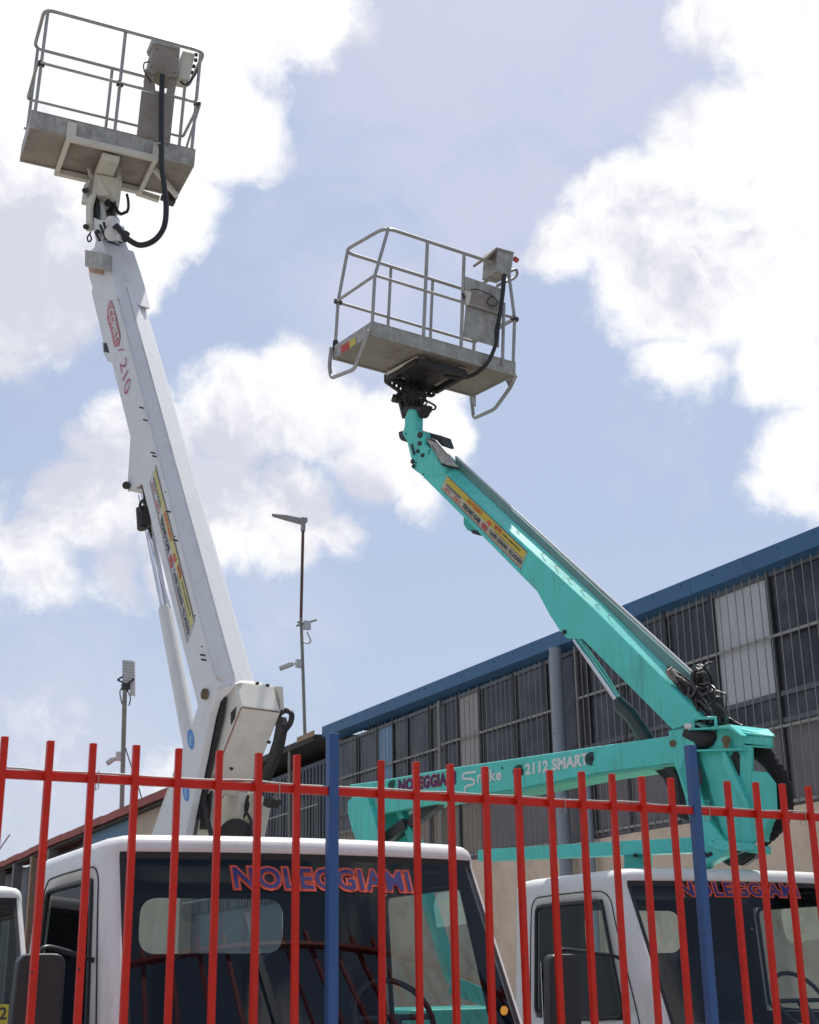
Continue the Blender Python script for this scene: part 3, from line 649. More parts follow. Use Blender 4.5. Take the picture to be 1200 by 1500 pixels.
# ------------------------------------------------------------------ machine planes
class Plane:
    def __init__(s, O, mdir):
        s.O = Vector(O); s.m = Vector((mdir[0], mdir[1], 0)).normalized(); s.n = Vector((-s.m.y, s.m.x, 0))
        if s.n.dot(CAM - s.O) < 0: s.n = -s.n
    def pt(s, x, y, off=0): return onp(x, y, s.O - s.n * off, s.n)
    def plate(s, mb, pts, off, th): return mb.prism([s.pt(x, y, off) for x, y in pts], -s.n * th)
    def hole(s, mb, x, y, r, off=0, t=.004, seg=16): return mb.tube([s.pt(x, y, off) - s.n * .01, s.pt(x, y, off) + s.n * t], r, seg)
def banner(pl, parent, ls, le, ue, us, off, yel=None, pale=None):
    """advertising strip between four photo corners: lower start, lower end, upper end, upper start"""
    def f(a, b, l=0.0):
        x = (ls[0] * (1 - a) + le[0] * a) * (1 - b) + (us[0] * (1 - a) + ue[0] * a) * b
        y = (ls[1] * (1 - a) + le[1] * a) * (1 - b) + (us[1] * (1 - a) + ue[1] * a) * b
        return pl.pt(x, y, off - l)
    def rect(mb, a0, a1, b0, b1, l): mb.add([f(a0, b0, l), f(a1, b0, l), f(a1, b1, l), f(a0, b1, l)], [(0, 1, 2, 3)])
    def txt(s_, a0, a1, b0, b1, m, o=.02):
        g = MB(); text_on(g, s_, None, None, None, 1, 1, off=o, fn=lambda u, v: f(a0 + (a1 - a0) * u, b0 + (b1 - b0) * v, .0075)); g.build('lettering', m, bn)
    g = MB(); rect(g, 0, 1, 0, 1, .003); bn = g.build('banner', pale or M_CRMP, parent)
    g = MB(); rect(g, .015, .985, .55, .93, .0045); g.build('yellow_band', yel or M_YEL, bn)
    g = MB(); rect(g, 0, 1, .0, .025, .0045); rect(g, 0, 1, .08, .105, .0045); rect(g, 0, 1, .965, 1, .0045); rect(g, .63, .98, .50, .53, .0045); g.build('print_lines', M_MARN, bn)
    txt('NOLEGGIO', .03, .21, .42, .58, M_NAVP); txt('VENDITA', .03, .10, .16, .34, M_REDP); txt('GRU', .14, .22, .16, .34, M_ORP)
    txt('TECNO KAR', .25, .47, .16, .44, M_INKP, .05); txt('GRU', .49, .56, .14, .42, M_REDP, .06)
    txt('SITE', .61, .69, .64, .86, M_REDP, .05); txt('www.noleggiami.it', .71, .93, .66, .84, M_INKP)
    txt('AUTOGRU', .27, .45, .62, .86, M_ORP, .03)
    txt('Tel.081.5506000 / 02.2420003', .58, .985, .18, .42, M_INKP, .03)
    g = MB(); cx = [f(.52, .62, .006), f(.545, .80, .006), f(.56, .68, .006), f(.585, .88, .006), f(.57, .55, .006), f(.55, .50, .006)]; g.add(cx, [(0, 1, 2, 3, 4, 5)]); g.build('red_emblem', M_ORP, bn)
    return bn

# ------------------------------------------------------------------ white lift on the first truck
P1 = Plane((2.8, 7.8, 0), (-.217, .976)); n1 = P1.n; m1 = P1.m
def lx(x0, y0, k): return lambda y: (x0 + k * (y - y0), y)
lA, lAB, lBC, lC = lx(134.7, 418, .2495), lx(172, 437, .2577), lx(185, 415, .2756), lx(204, 423, .288)
g = MB(); VS = []
ST = [(410, 0), (640, 0), (860, 0), (1002, 0)]
for y, _ in ST:
    a = P1.pt(*lA(y if y < 1000 else 1060), 0); b = P1.pt(*lAB(y if y < 1000 else 1012), 0); c = P1.pt(*lBC(y), .09); d = P1.pt(*lC(y), .27)
    VS += [a, b, c, d, d - n1 * .09 + m1 * .10, a - n1 * .36 + m1 * .02]
F = [(k * 6 + i, k * 6 + (i + 1) % 6, (k + 1) * 6 + (i + 1) % 6, (k + 1) * 6 + i) for k in range(3) for i in range(6)] + [tuple(range(6)), tuple(range(23, 17, -1))]
g.add(VS, F); BM1 = g.build('boom', M_WLIFT, T1, bevel=.012)
g = MB(); g.tube([P1.pt(*lAB(430), .0), P1.pt(*lAB(1000), .0)], .005, 6); g.build('weld_seam', M_WLIFT, BM1)
g = MB(); g.tube([P1.pt(*lBC(420), .09), P1.pt(*lBC(990), .09)], .005, 6); g.build('weld_seam', M_WLIFT, BM1)
g = MB(); P1.plate(g, [(190.7, 640), (189, 669), (186.7, 706), (187, 720), (209.5, 706)], .001, .02)
P1.plate(g, [(191, 640), (189.5, 669), (187, 704), (187, 719), (210, 705.5), (205, 700)], .25, .02)
P1.plate(g, [(189.5, 660), (187, 719), (195, 714), (200, 680)], .02, .23); g.build('cylinder_bracket', M_WLIFT, BM1, bevel=.004)
g = MB(); g.tube([P1.pt(185, 711, -.03), P1.pt(185, 711, .03)], .03, 12); g.build('pin', M_BLKM, BM1)
# cable trough along the left edge of the boom
g = MB(); P1.plate(g, [(135.5, 418), (138, 421), (160, 500), (158, 512), (151, 500), (134, 428)], .05, .10); P1.plate(g, [(149, 500), (158, 506), (164.5, 531), (158, 530), (151, 517)], .05, .12); g.build('cable_trough', M_WLIFT, BM1, bevel=.004)
g = MB(); P1.plate(g, [(151.5, 502), (159.5, 503), (162.5, 517), (152, 515)], .045, .02); g.tube([P1.pt(138, 419, .045), P1.pt(150, 463, .045), P1.pt(157, 492, .04)], .006, 6); g.build('trough_shade', M_BLK, BM1)  # black plate and line paint the shade inside the trough
# emblem and number
g = MB(); g.add([P1.pt(x, y, -.004) for x, y in [(161.5, 436), (166, 447), (172, 470), (176.5, 492), (174, 507), (167, 508), (162, 484), (156.5, 468), (157, 452)]], [tuple(range(9))]); em = g.build('red_emblem', M_PNKP, BM1)
def along(a, b, c, d):
    return lambda u, v: P1.pt((a[0] * (1 - u) + b[0] * u) * (1 - v) + (c[0] * (1 - u) + d[0] * u) * v, (a[1] * (1 - u) + b[1] * u) * (1 - v) + (c[1] * (1 - u) + d[1] * u) * v, -.008)
g = MB(); text_on(g, 'COMET', None, None, None, 1, 1, fn=along((158.5, 456), (169, 502), (166, 450), (175, 494)), off=.02); g.build('lettering', M_WHTP, em)
g = MB(); text_on(g, '/ 210', None, None, None, 1, 1, fn=along((172, 512), (183, 582), (180.5, 505), (191, 562)), off=-.012); g.build('lettering', mat('red_outline', (.45, .06, .18), .5), BM1)
banner(P1, BM1, (219, 706), (274, 942), (285, 910), (227.5, 681), 0, mat('faded_yellow_print', (.60, .56, .22), .5, mott=.15, scale=8), mat('faded_white_print', (.60, .60, .58), .5, mott=.1))
g = MB()
for x, y in ((210, 598), (215.5, 616), (227, 664), (229, 669), (249.5, 750), (260, 792), (291.5, 903), (302, 948), (300, 960), (301.5, 967), (248, 722), (262, 787)): P1.hole(g, x, y, .006, .03 if x > lAB(y)[0] - 2 else 0, .033, 8)
g.build('rivets', M_BLK, BM1)
# boom head
g = MB(); P1.plate(g, [(149, 352), (158, 381), (164, 402), (172, 437), (160, 440), (140, 434), (133.5, 417), (130, 405), (129, 390), (137, 365), (141, 355)], -.012, .30)
f = P1.pt
g.prism([f(149.6, 351.7, .06), f(185, 356, .27), f(197.7, 388.6, .30), f(159.5, 381.5, .06)], m1 * .24)
g.prism([f(157, 386, .08), f(196, 393, .30), f(195, 401, .30), f(185, 414, .28), f(184, 432, .20), f(171, 434, .06)], m1 * .20)
HD1 = g.build('boom_head', M_WLIFT, T1, bevel=.008)
g = MB(); g.prism([f(161, 382.5, .03), f(197, 389.5, .25), f(196, 394, .25), f(161, 388, .03)], m1 * .02); g.build('head_slot_shade', M_BLK, HD1)  # black slab paints the shade of the slot under the hood
g = MB(); P1.plate(g, [(124, 365.5), (150, 370), (150, 393), (124, 390)], -.11, .09); g.build('junction_box', M_GALV, HD1, bevel=.006)
g = MB(); P1.plate(g, [(129, 391), (150, 395), (148, 402), (131, 398)], -.03, .02); g.build('box_bracket', mat('worn_primer', (.50, .33, .25), .7, mott=.3), HD1)
# jib links, knuckle and rotator
g = MB(); P1.plate(g, [(125.5, 277), (132.6, 262), (139.7, 254), (137, 284), (133, 300), (131.5, 338), (125.5, 338)], .0, .03)
g.prism([f(139.7, 254, .0), f(175, 261, .20), f(172, 294, .20), f(166, 293, .17), f(160, 286, .12), f(150, 287, .08), f(135.4, 284, 0)], m1 * .22)
P1.plate(g, [(168, 262), (175, 262), (171, 296), (166, 325), (163, 325), (166, 292)], .2, .03)
JB = g.build('jib_links', M_CREAM, T1, bevel=.006)
g = MB(); P1.plate(g, [(137, 318), (145, 322), (158, 322), (168, 325), (176, 340), (173, 352), (152, 349), (147, 356), (141, 372), (136, 372), (140, 352), (136, 336)], .03, .05)
P1.plate(g, [(140, 330), (158, 324), (168, 327), (174, 342), (170, 355), (150, 354)], .12, .09)
g.tube([f(164, 342, .0), f(164, 342, .18)], .062, 16); g.tube([f(162, 324, .02), f(168, 324, .14)], .045, 12)
g.build('knuckle', M_WLIFT, JB, bevel=.008)
g = MB(); g.tube([f(148, 300, .12), f(151, 324, .12)], .036, 14); g.build('cylinder', M_WHITE, JB)
g = MB()
for k in range(9):
    x = 134 + k * 1.1; g.tube(catmull([f(x + .5, 290, .05 + .02 * (k % 3)), f(x + random.uniform(-2, 2), 305, .05), f(x + 1, 322, .06), f(x + 3, 336, .05)]), .011, 6)
for k in range(8):
    x = 157 + k * 1.3; g.tube(catmull([f(x, 292, .22), f(x + random.uniform(-2, 2), 306, .22), f(x + 1, 318, .22), f(x + 2, 332, .2)]), .011, 6)
g.tube([f(143, 292, .18), f(165, 296, .18)], .05, 10); g.prism([f(137, 289, .2), f(170, 294, .2), f(168, 330, .2), f(138, 326, .2)], m1 * .02)  # black sheet behind the hoses stands in for the shaded gap
for a in ((147, 330, 155, 350), (152, 326, 158, 346), (140, 340, 146, 352)): g.tube([f(a[0], a[1], .0), f(a[2], a[3], .0)], .012, 6)
g.tube(catmull([f(133, 340, -.02), f(128, 348, -.03), f(130, 354, -.03), f(134, 350, -.02), f(131, 342, -.02)]), .007, 6)
g.tube(catmull([f(176, 352, .1), f(182, 347, .1), f(186, 341, .1)]), .03, 8); g.tube([f(172, 340, .05), f(184, 352, .08)], .02, 8)
g.build('hydraulic_hoses', M_BLK, JB)
g = MB()
for x, y in ((124, 279), (125.5, 332)): g.tube([f(x, y, -.04), f(x, y, .05)], .024, 10)
for x, y in ((143, 339), (155, 341), (160, 336), (168, 333)): g.tube([f(x, y, -.015), f(x, y, .05)], .018, 8)
g.build('pins', M_BLKM, JB)

class Pose:
    def __init__(s, a, b, c, t, k=1.0):
        s.M = Matrix.Rotation(a, 3, 'Z') @ Matrix.Rotation(b, 3, 'Y') @ Matrix.Rotation(c, 3, 'X'); s.t = CAM + (Vector(t) - CAM) * k; s.k = k
    def w(s, x, y, z): return s.M @ Vector((x, y, z)) * s.k + s.t
    def loc(s, p): return (s.M.transposed() @ (p - s.t)) / s.k
    def on(s, x, y, ax, v):
        nrm = s.M @ Vector([1 if i == ax else 0 for i in range(3)]); return onp(x, y, s.w(*[v if i == ax else 0 for i in range(3)]), nrm)
    def ax(s): return tuple(s.M @ Vector(e) for e in ((1, 0, 0), (0, 1, 0), (0, 0, 1)))
def tray(p, Wd, Dp, K, root):
    A = p.ax(); bx = lambda g, x0, x1, y0, y1, z0, z1: g.box(p.w((x0 + x1) / 2, (y0 + y1) / 2, (z0 + z1) / 2), [abs(v) / 2 * p.k for v in (x1 - x0, y1 - y0, z1 - z0)], A)
    g = MB(); bx(g, .004, Wd - .004, .004, Dp - .004, .006, .03)
    bk = g.build('basket', M_GALVU, root)
    g = MB(); bx(g, 0, Wd, 0, .004, 0, K); bx(g, 0, Wd, Dp - .004, Dp, 0, K); bx(g, 0, .004, .0045, Dp - .0045, 0, K); bx(g, Wd - .004, Wd, .0045, Dp - .0045, 0, K)
    bx(g, .0, Wd, -.004, .03, K, K + .004)
    g.build('toe_board', M_GALV, bk)
    g = MB(); bx(g, .0045, Wd - .0045, .0045, .03, 0, .005); bx(g, .0045, Wd - .0045, Dp - .03, Dp - .0045, 0, .005); bx(g, .0045, .03, .031, Dp - .031, 0, .005); bx(g, Wd - .03, Wd - .0045, .031, Dp - .031, 0, .005)
    bx(g, Wd * .48, Wd * .52, .031, Dp - .031, -.004, .005); g.build('floor_flange', M_GALVU, bk)
    return bk, bx
b1 = Pose(-.0637, .0269, .0759, (1.6224, 10.0374, 8.3327)); W1, D1, K1, H1 = 1.4, .622, .1595, 1.1367
BK1, bx1 = tray(b1, W1, D1, K1, T1)
g = MB(); r = .0155; ZM = .62
g.tube(fillet([b1.w(0, 0, H1), b1.w(W1, 0, H1), b1.w(W1, D1, H1), b1.w(0, D1, H1)], .09, 5, True), r, 10, True)
g.tube(fillet([b1.w(0, 0, ZM), b1.w(W1, 0, ZM), b1.w(W1, D1, ZM), b1.w(0, D1, ZM)], .03, 3, True), r * .85, 8, True)
for x, y in ((.03, .02), (W1 - .03, .02), (.03, D1 - .02), (W1 - .03, D1 - .02), (.6965, .015)): g.tube([b1.w(x, y, .02), b1.w(x, y, H1 - .01)], r * .95, 10)
xf = b1.loc(b1.on(160, 140, 1, D1)).x; g.tube([b1.w(xf, D1 - .01, .05), b1.w(xf, D1 - .01, H1)], r * .9, 8)
g.tube([b1.w(W1, 0, ZM - .02), b1.w(W1, D1, .30)], r * .7, 8); g.tube([b1.w(W1, D1, .30), b1.w(W1 - .18, D1, .33)], r * .7, 8)
g.tube([b1.w(.0, D1, .33), b1.w(W1, D1, .33)], r * .7, 8)
g.build('guard_rail', M_TUBE, BK1)
g = MB()
for x, y, z in ((.03, .015, ZM), (.6965, .015, ZM), (W1 - .02, .015, ZM), (W1 - .01, D1, .32)): g.tube([b1.w(x - .028, y, z), b1.w(x + .028, y, z)], .026, 8)
g.build('rail_clamp', M_PLAS, BK1)
def nf(ps, v=-.012): return [b1.on(x, y, 1, v) for x, y in ps]
yv = b1.ax()[1]
g = MB(); g.prism(nf([(207.6, 132), (256, 143), (249, 211), (200.5, 197)]), yv * .012); g.prism(nf([(213, 100), (226, 108), (228, 134), (210, 131)]), yv * .012); g.prism(nf([(248, 112), (260, 114), (255, 143), (243, 140)]), yv * .012)
g.prism(nf([(226, 62), (264, 71), (260, 114), (247, 112), (232, 104), (224, 109), (217, 104)], -.03), yv * .20)
g.build('control_console', M_GALVU, BK1, bevel=.003)
g = MB(); g.prism(nf([(222.5, 56), (265, 66.5), (264, 72), (224, 62)], -.04), yv * .22); g.build('console_top', M_GALV, BK1, bevel=.003)
g = MB(); g.prism(nf([(268, 74), (286, 78.5), (278, 115.5), (261, 114)], .05), yv * .14); cbx = g.build('control_box', M_CREAM, BK1, bevel=.006)
g = MB()
for x, y in ((287.5, 80), (287, 88), (284, 97), (281, 106)): g.tube([b1.on(x - 2, y, 1, .1), b1.on(x + 1.5, y, 1, .1)], .017, 8)
for x, y in ((231, 72), (260.5, 82), (222, 98), (256, 106)): g.tube(nf([(x, y)], -.03) + nf([(x, y)], -.036), .006, 6)
g.build('knobs', M_PLAS, cbx)
g = MB(); g.tube(catmull([b1.on(219, 90, 1, -.03), b1.on(211, 93, 1, -.05), b1.on(212, 105, 1, -.04), b1.on(222, 120, 1, -.02)]), .006, 6); g.tube(catmull([b1.on(262, 116, 1, .1), b1.on(272, 124, 1, .1), b1.on(284, 112, 1, .1), b1.on(292, 96, 1, .05)]), .009, 6); g.build('console_cable', M_BLK, BK1)
# carrier frame under the floor
def bt(x, y, z): return b1.on(x, y, 2, z)
g = MB(); Zu = -.035
pa, pb = b1.on(97, 203, 1, -.02), b1.on(231, 236, 1, -.02)
la, lb = b1.loc(pa), b1.loc(pb)
bxx = lambda x0, x1, y0, y1, z0, z1: bx1(g, x0, x1, y0, y1, z0, z1)
bxx(la.x, lb.x, -.045, .0 - .005, -.055, -.004); bxx(la.x, lb.x, D1 - .05, D1 + .01, -.055, -.004)
for x in (la.x + .02, lb.x - .02): bxx(x - .02, x + .02, -.0045, D1 - .051, -.05, -.006)
bxx(la.x - .005, la.x + .075, -.03, -.006, -.0035, .125); bxx(lb.x - .05, lb.x, -.03, -.006, -.0035, .12)
cx0 = b1.loc(bt(148, 222, -.05)).x; cx1 = b1.loc(bt(176, 229, -.05)).x
bxx(cx0 + .01, cx1 - .005, .02, D1 - .06, -.12, -.06)
g.build('carrier_frame', M_CREAM, BK1, bevel=.004)
g = MB(); g.bar(bt(226, 247, -.03), bt(259, 287, -.06), .03, .05); g.bar(b1.on(233, 292, 1, D1 + .02), b1.on(200, 281, 1, D1 + .02), .05, .05); g.tube([f(152, 240, .1), f(152, 258, .1)], .035, 12); g.tube([f(173, 246, .2), f(174, 262, .2)], .025, 10); g.tube([f(131, 248, .0), f(133, 258, .0)], .02, 8)
g.bar(b1.on(133, 258, 1, D1 + .01), b1.on(210, 279, 1, D1 + .01), .04, .05); g.build('frame_braces', M_CREAM, BK1, bevel=.004)
g = MB(); c = b1.on(249, 293, 1, D1 - .02); g.box(c, (.045, .05, .035), b1.ax()); g.tube([c, b1.on(236, 289, 1, D1)], .03, 8); g.tube([c, b1.on(257, 289, 1, D1)], .022, 8); g.build('levelling_motor', M_BLKM, BK1, bevel=.006)
dh = (b1.w(W1 * .8, 0, 0) - CAM).dot(_h); dt = (P1.pt(170, 330) - CAM).dot(_h)
g = MB(); pts = [at(x, y, dh - .14 + (dt - dh + .14) * k) for x, y, k in ((238, 110, 0), (236.5, 150, 0), (236.5, 200, .0), (237, 240, .1), (241, 275, .3), (243.5, 305, .5), (240, 333, .6), (226, 352, .7), (206, 359, .8), (190, 352, .9), (178, 340, 1), (170, 330, 1))]
g.tube(catmull(pts, 8), .0235, 12); g.build('feed_hose', M_BLK, T1)
g = MB(); g.tube(catmull([f(169, 292, .2), f(170, 305, .2), f(178, 313, .2), f(187, 308, .2), f(188, 296, .2), f(186, 285, .22)]), .012, 8); g.build('hydraulic_hose', M_BLK, T1); g = MB(); g.tube(catmull([f(169, 286, .2), f(168.5, 300, .2), f(175, 313, .2), f(186, 310, .2)]), .014, 8); g.build('hydraulic_hose', M_BLK, T1)
g = MB(); g.tube([at(234, 211, dh - .14), at(234, 213, dh - .14)], .03, 10); g.build('hose_clamp', M_GALV, T1)
# lift cylinder
g = MB(); g.tube([f(211, 722, .17), f(243, 892, .17)], .026, 16); g.build('cylinder_rod', M_CHROME, T1)
g = MB(); g.tube([f(203, 725, .28), f(236, 889, .28)], .008, 8); g.tube([f(216, 780, .1), f(249, 889, .1)], .006, 6); g.build('hydraulic_pipe', M_CHROME, T1)
g = MB(); g.tube([f(242, 890, .17), f(243.2, 897, .17), f(283, 1110, .17)], .05, 20, rs=[.047, .052, .052]); g.build('lift_cylinder', M_WLIFT, T1)
g = MB(); g.box(f(212, 758, .1), (.035, .05, .075)); g.tube([f(206, 745, .08), f(208, 775, .08)], .035, 12); g.tube(catmull([f(209, 752, .05), f(205, 741, .05), f(209, 733, .05), f(213, 738, .06), f(210, 710, .1)]), .011, 8); g.build('cylinder_valve', M_BLKM, T1, bevel=.006)
# turret: side plates, covers, legs
g = MB(); P1.plate(g, [(314, 992), (320, 1000), (306, 1051), (289, 1137), (268, 1240), (219, 1240), (223, 1222), (245, 1163), (264, 1107), (285, 1049), (300, 1004)], -.01, .055)
TU1 = g.build('turret', M_WLIFT, T1, bevel=.005)
g = MB(); P1.plate(g, [(312, 990), (318, 997), (300, 1060), (262, 1240), (215, 1240), (262, 1108)], .36, .05); P1.plate(g, [(300, 1004), (318, 1000), (290, 1130), (262, 1240), (230, 1240)], .05, .02); g.build('turret_far_plate', M_CREAM, TU1, bevel=.005)
g = MB(); P1.plate(g, [(329, 1001), (343, 996), (353, 1036), (303, 1163), (290, 1163), (315, 1068)], .085, .30); g.prism([f(311, 992, -.012), f(317, 991, -.012), f(343, 996, .085), f(331, 1003, .06)], -n1 * .30); CV = g.build('turret_cover', mat('off_white_paint', (.70, .675, .62), .42, dirt=.6, dc=(.40, .33, .26), scale=3.5, thr=.58, mott=.08), TU1, bevel=.014)
g = MB(); P1.plate(g, [(326, 1004), (331, 1003), (324, 1050), (306, 1128), (292, 1200), (284, 1200), (302, 1118), (317, 1050)], .05, .02); P1.plate(g, [(338, 1044), (346, 1035), (344, 1052), (338, 1062)], .082, .01)
g.tube([f(326, 1144, .14), f(360, 1144, .32)], .006, 6)
g.build('cover_gap_shade', M_BLK, TU1)  # black fillers paint the shade between side plate and cover
g = MB(); g.tube([f(353, 1037.5, .078), f(352.5, 1038, .10)] , .004, 6)
ca = f(353, 1036, .085); g.tube([ca - n1 * .01 + m1 * -.004, ca - n1 * .29 + m1 * -.004], .005, 6); g.build('cover_seam', mat('greasy_seam', (.16, .12, .09), .7, mott=.5, scale=30), TU1)
g = MB(); P1.plate(g, [(331, 1000), (343, 997), (353.5, 1035), (352, 1039)], .38, .01) if False else None
g = MB(); P1.plate(g, [(352.5, 1036), (354, 1036), (304, 1163), (302.5, 1163)], .081, .004); g.build('cover_edge', mat('worn_red_edge', (.33, .14, .11), .7), TU1)
g = MB()
for x, y in ((338, 1126), (393, 1087), (362, 1001), (376, 1001), (391, 1004), (322, 1068), (327, 1056)):
    k = .10 if x < 345 else .22
    g.tube([f(x, y, k), f(x, y, k) + Vector((.0, -.02, -.004))], .011, 8)
g.build('cover_bolts', M_BLKM, TU1)
g = MB(); c0_ = f(302, 1017, -.012); g.tube([c0_, c0_ + n1 * .02], .035, 14); g.tube([c0_, c0_ + n1 * .03], .018, 8); g.build('pivot_pin', mat('rusty_pin', (.20, .14, .09), .7, .4, mott=.4, scale=20), TU1)
for x, y, tl in ((279, 1083, -1.2), (272, 1159, -1.2)):
    e = [(x + 4.6 * math.cos(R(18 * k)) + tl * math.sin(R(18 * k)) * -1, y + 15 * math.sin(R(18 * k))) for k in range(20)]
    g = MB(); P1.plate(g, e, -.014, .003); ls_ = g.build('round_label', M_LBLP, TU1)
    g = MB(); P1.plate(g, [(x - 1.5, y - 2), (x + 1.8, y - 9), (x + .6, y + 1), (x + 1.4, y + 8), (x - .8, y + 9)], -.016, .0015); g.build('label_mark', mat('pale_blue_print', (.35, .52, .72), .5), ls_)
g = MB(); P1.plate(g, [(330, 1160), (352, 1160), (340, 1240), (300, 1240)], .30, .06); P1.plate(g, [(352, 1160), (372, 1160), (388, 1180), (376, 1240), (352, 1240)], .42, .05); P1.plate(g, [(300, 1160), (320, 1160), (310, 1240), (284, 1240)], .12, .04)
g.build('turret_legs', M_CREAM, TU1, bevel=.006)
g = MB(); g.tube([f(345, 1225, .3), f(345, 1225, .42)], .11, 18); g.tube(catmull([f(298, 1165, .08), f(303, 1195, .06), f(310, 1225, .08)]), .016, 8); g.tube(catmull([f(364, 1165, .36), f(360, 1185, .35), f(368, 1205, .36), f(362, 1225, .36)]), .010, 8); g.tube(catmull([f(358, 1165, .36), f(364, 1180, .35), f(356, 1200, .36)]), .008, 8)
P1.plate(g, [(300, 1120), (312, 1120), (302, 1215), (292, 1215)], .10, .02)
g.build('turret_hoses', M_BLK, TU1)
g = MB(); P1.plate(g, [(406, 1052), (412, 1050), (415, 1062), (409, 1095), (396, 1128), (380, 1162), (370, 1162), (388, 1122), (400, 1085)], .44, .04)
g.tube(catmull([f(404, 1062, .45), f(409, 1047, .45), f(419, 1041, .45), f(427, 1046, .45), f(425, 1060, .45), f(414, 1076, .45), f(406, 1100, .45)]), .018, 10); g.build('hose_guide', M_BLK, TU1)
g = MB(); P1.plate(g, [(400, 1006), (409, 1005), (411, 1040), (398, 1038)], .40, .03); g.build('cover_flap', M_CREAM, TU1, bevel=.004)
g = MB(); P1.plate(g, [(386, 1168), (396, 1166), (400, 1172), (392, 1184), (384, 1180)], .36, .08); g.build('work_light', M_BLKM, TU1, bevel=.008)
g = MB(); g.b2((2.3, 7.6, .93), (3.3, 8.7, 1.35)); g.build('turret_base', M_BLKM, TU1, bevel=.03)
#MARK_LIFT2
# ------------------------------------------------------------------ turquoise lift on the second truck
P2 = Plane((5.73, 7.18, 0), (-.288, .955)); n2 = P2.n; m2 = P2.m; f = P2.pt
def ln(a, b): return lambda t: (a[0] + (b[0] - a[0]) * t, a[1] + (b[1] - a[1]) * t)
# upper boom: outer lower edge, side top edge, chamfer top edge, upper box edges
lo = [(621, 700), (700, 779), (786.7, 866.7), (858, 941), (985, 1069)]
ed = [(654.7, 693), (730, 763), (800, 828), (867, 889.6), (1030, 1052)]
ch = [(668, 686), (745, 757), (815, 821), (880, 882), (1040, 1040)]
ub = [(667, 671), (745, 742), (815, 807), (880, 868), (1012, 988)]
ut = [(669, 668), (747, 739), (817, 804), (883, 864), (1016, 984)]
g = MB(); VS = []
for i in range(5):
    a, b, c = f(*lo[i]), f(*ed[i]), f(*ch[i], .10)
    d = c - n2 * .12; e_ = b - n2 * .33; h_ = a - n2 * .33
    VS += [a, b, c, d, e_, h_]
g.add(VS, [(k * 6 + i, k * 6 + (i + 1) % 6, (k + 1) * 6 + (i + 1) % 6, (k + 1) * 6 + i) for k in range(4) for i in range(6)] + [tuple(range(6)), tuple(range(29, 23, -1))])
BM2 = g.build('boom', M_TEAL, T2, bevel=.008)
g = MB(); VS = []
for i in range(5):
    c, u, t_ = f(ch[i][0], ch[i][1], .11), f(*ub[i], .12), f(*ut[i], .20)
    VS += [c + Vector((0, 0, -.02)), u, t_, t_ - n2 * .03 + Vector((0, 0, -.12))]
g.add(VS, [(k * 4 + i, k * 4 + (i + 1) % 4, (k + 1) * 4 + (i + 1) % 4, (k + 1) * 4 + i) for k in range(4) for i in range(4)] + [(0, 1, 2, 3), (19, 18, 17, 16)])
g.build('hose_channel', mat('grey_green_channel', (.16, .30, .28), .5, .1, mott=.15), BM2, bevel=.004)
g = MB(); g.tube([f(668, 669, .16), f(883, 865, .16), f(1014, 985, .16)], .011, 8); g.build('lit_channel_edge', M_WHITE, BM2)  # white tube paints the sunlit top edge of the channel
g = MB(); P2.plate(g, [(780, 858), (786.7, 866), (806, 902), (821, 925), (830, 934.5), (853, 935.5), (864, 947), (850, 920)], -.001, .028); P2.plate(g, [(780, 858), (786.7, 866), (806, 902), (821, 925), (830, 934.5), (853, 935.5), (864, 947), (850, 920)], .30, .028)
g.build('cylinder_bracket', M_TEAL, BM2, bevel=.003)
g = MB(); P2.hole(g, 827, 926, .018, -.004, .006); P2.hole(g, 827, 926, .009, -.004, .014); g.build('pin', M_BLKM, BM2)
g = MB(); P2.plate(g, [(679, 755), (687, 752), (702, 776), (694, 781), (684, 776), (679, 768)], .03, .1); g.build('cable_bracket', M_TEALD, BM2, bevel=.005)
g = MB(); P2.plate(g, [(690, 776), (700, 777.5), (701, 782), (692, 781.5)], .0, .09); g.build('bracket_pad', M_BLK, BM2)
banner(P2, BM2, (645.6, 716), (762.5, 833.7), (773, 809), (655, 696), 0)
g = MB()
for k, (x, y) in enumerate(((796, 812), (815, 830), (834, 848), (853, 866), (874, 886), (893, 903), (757, 779))):
    g.tube(catmull([f(x - 5, y + 1, .05), f(x, y - 1.5, .05), f(x + 4, y + 1, .05)]), .0022, 5)
g.build('scratches', M_BLK, BM2)
# jib head
g = MB(); P2.plate(g, [(597.6, 598), (608, 599), (607.5, 627), (609, 640), (600, 643), (594, 645), (588, 635), (591.6, 624), (592, 611)], .0, .11)
P2.plate(g, [(594, 642), (588, 635), (591, 627), (608, 626), (621.6, 632), (622.8, 650), (634, 658), (643, 673), (648, 681), (655, 694), (640, 718), (621, 700), (612, 692.5), (603.6, 687), (602, 675)], .003, .10)
P2.plate(g, [(623, 652), (643, 673), (655, 694), (640, 718), (621, 700), (612, 692.5), (606, 680)], .006, .30)
JH = g.build('jib', M_TEAL, T2, bevel=.02)
g = MB(); P2.plate(g, [(625, 643.6), (638.4, 648), (670.8, 684.3), (647, 679.5), (636, 656)], -.01, .02); g.prism([f(625, 643.6, -.01), f(638.4, 648, .15), f(671, 684.5, .15), f(647, 679.5, -.01)], _z * .02); g.build('cover_plate', M_GALV, JH, bevel=.003)
g = MB(); g.tube([f(647, 680, -.03), f(672, 686, .1)], .010, 6); g.build('cover_lip', M_BLK, JH)
g = MB()
for x, y, r in ((615.5, 637, .028), (615, 649.5, .020), (612, 661, .017), (619, 667, .017), (604.5, 676, .020), (606, 683, .018)): P2.hole(g, x, y, r, -.002, .008)
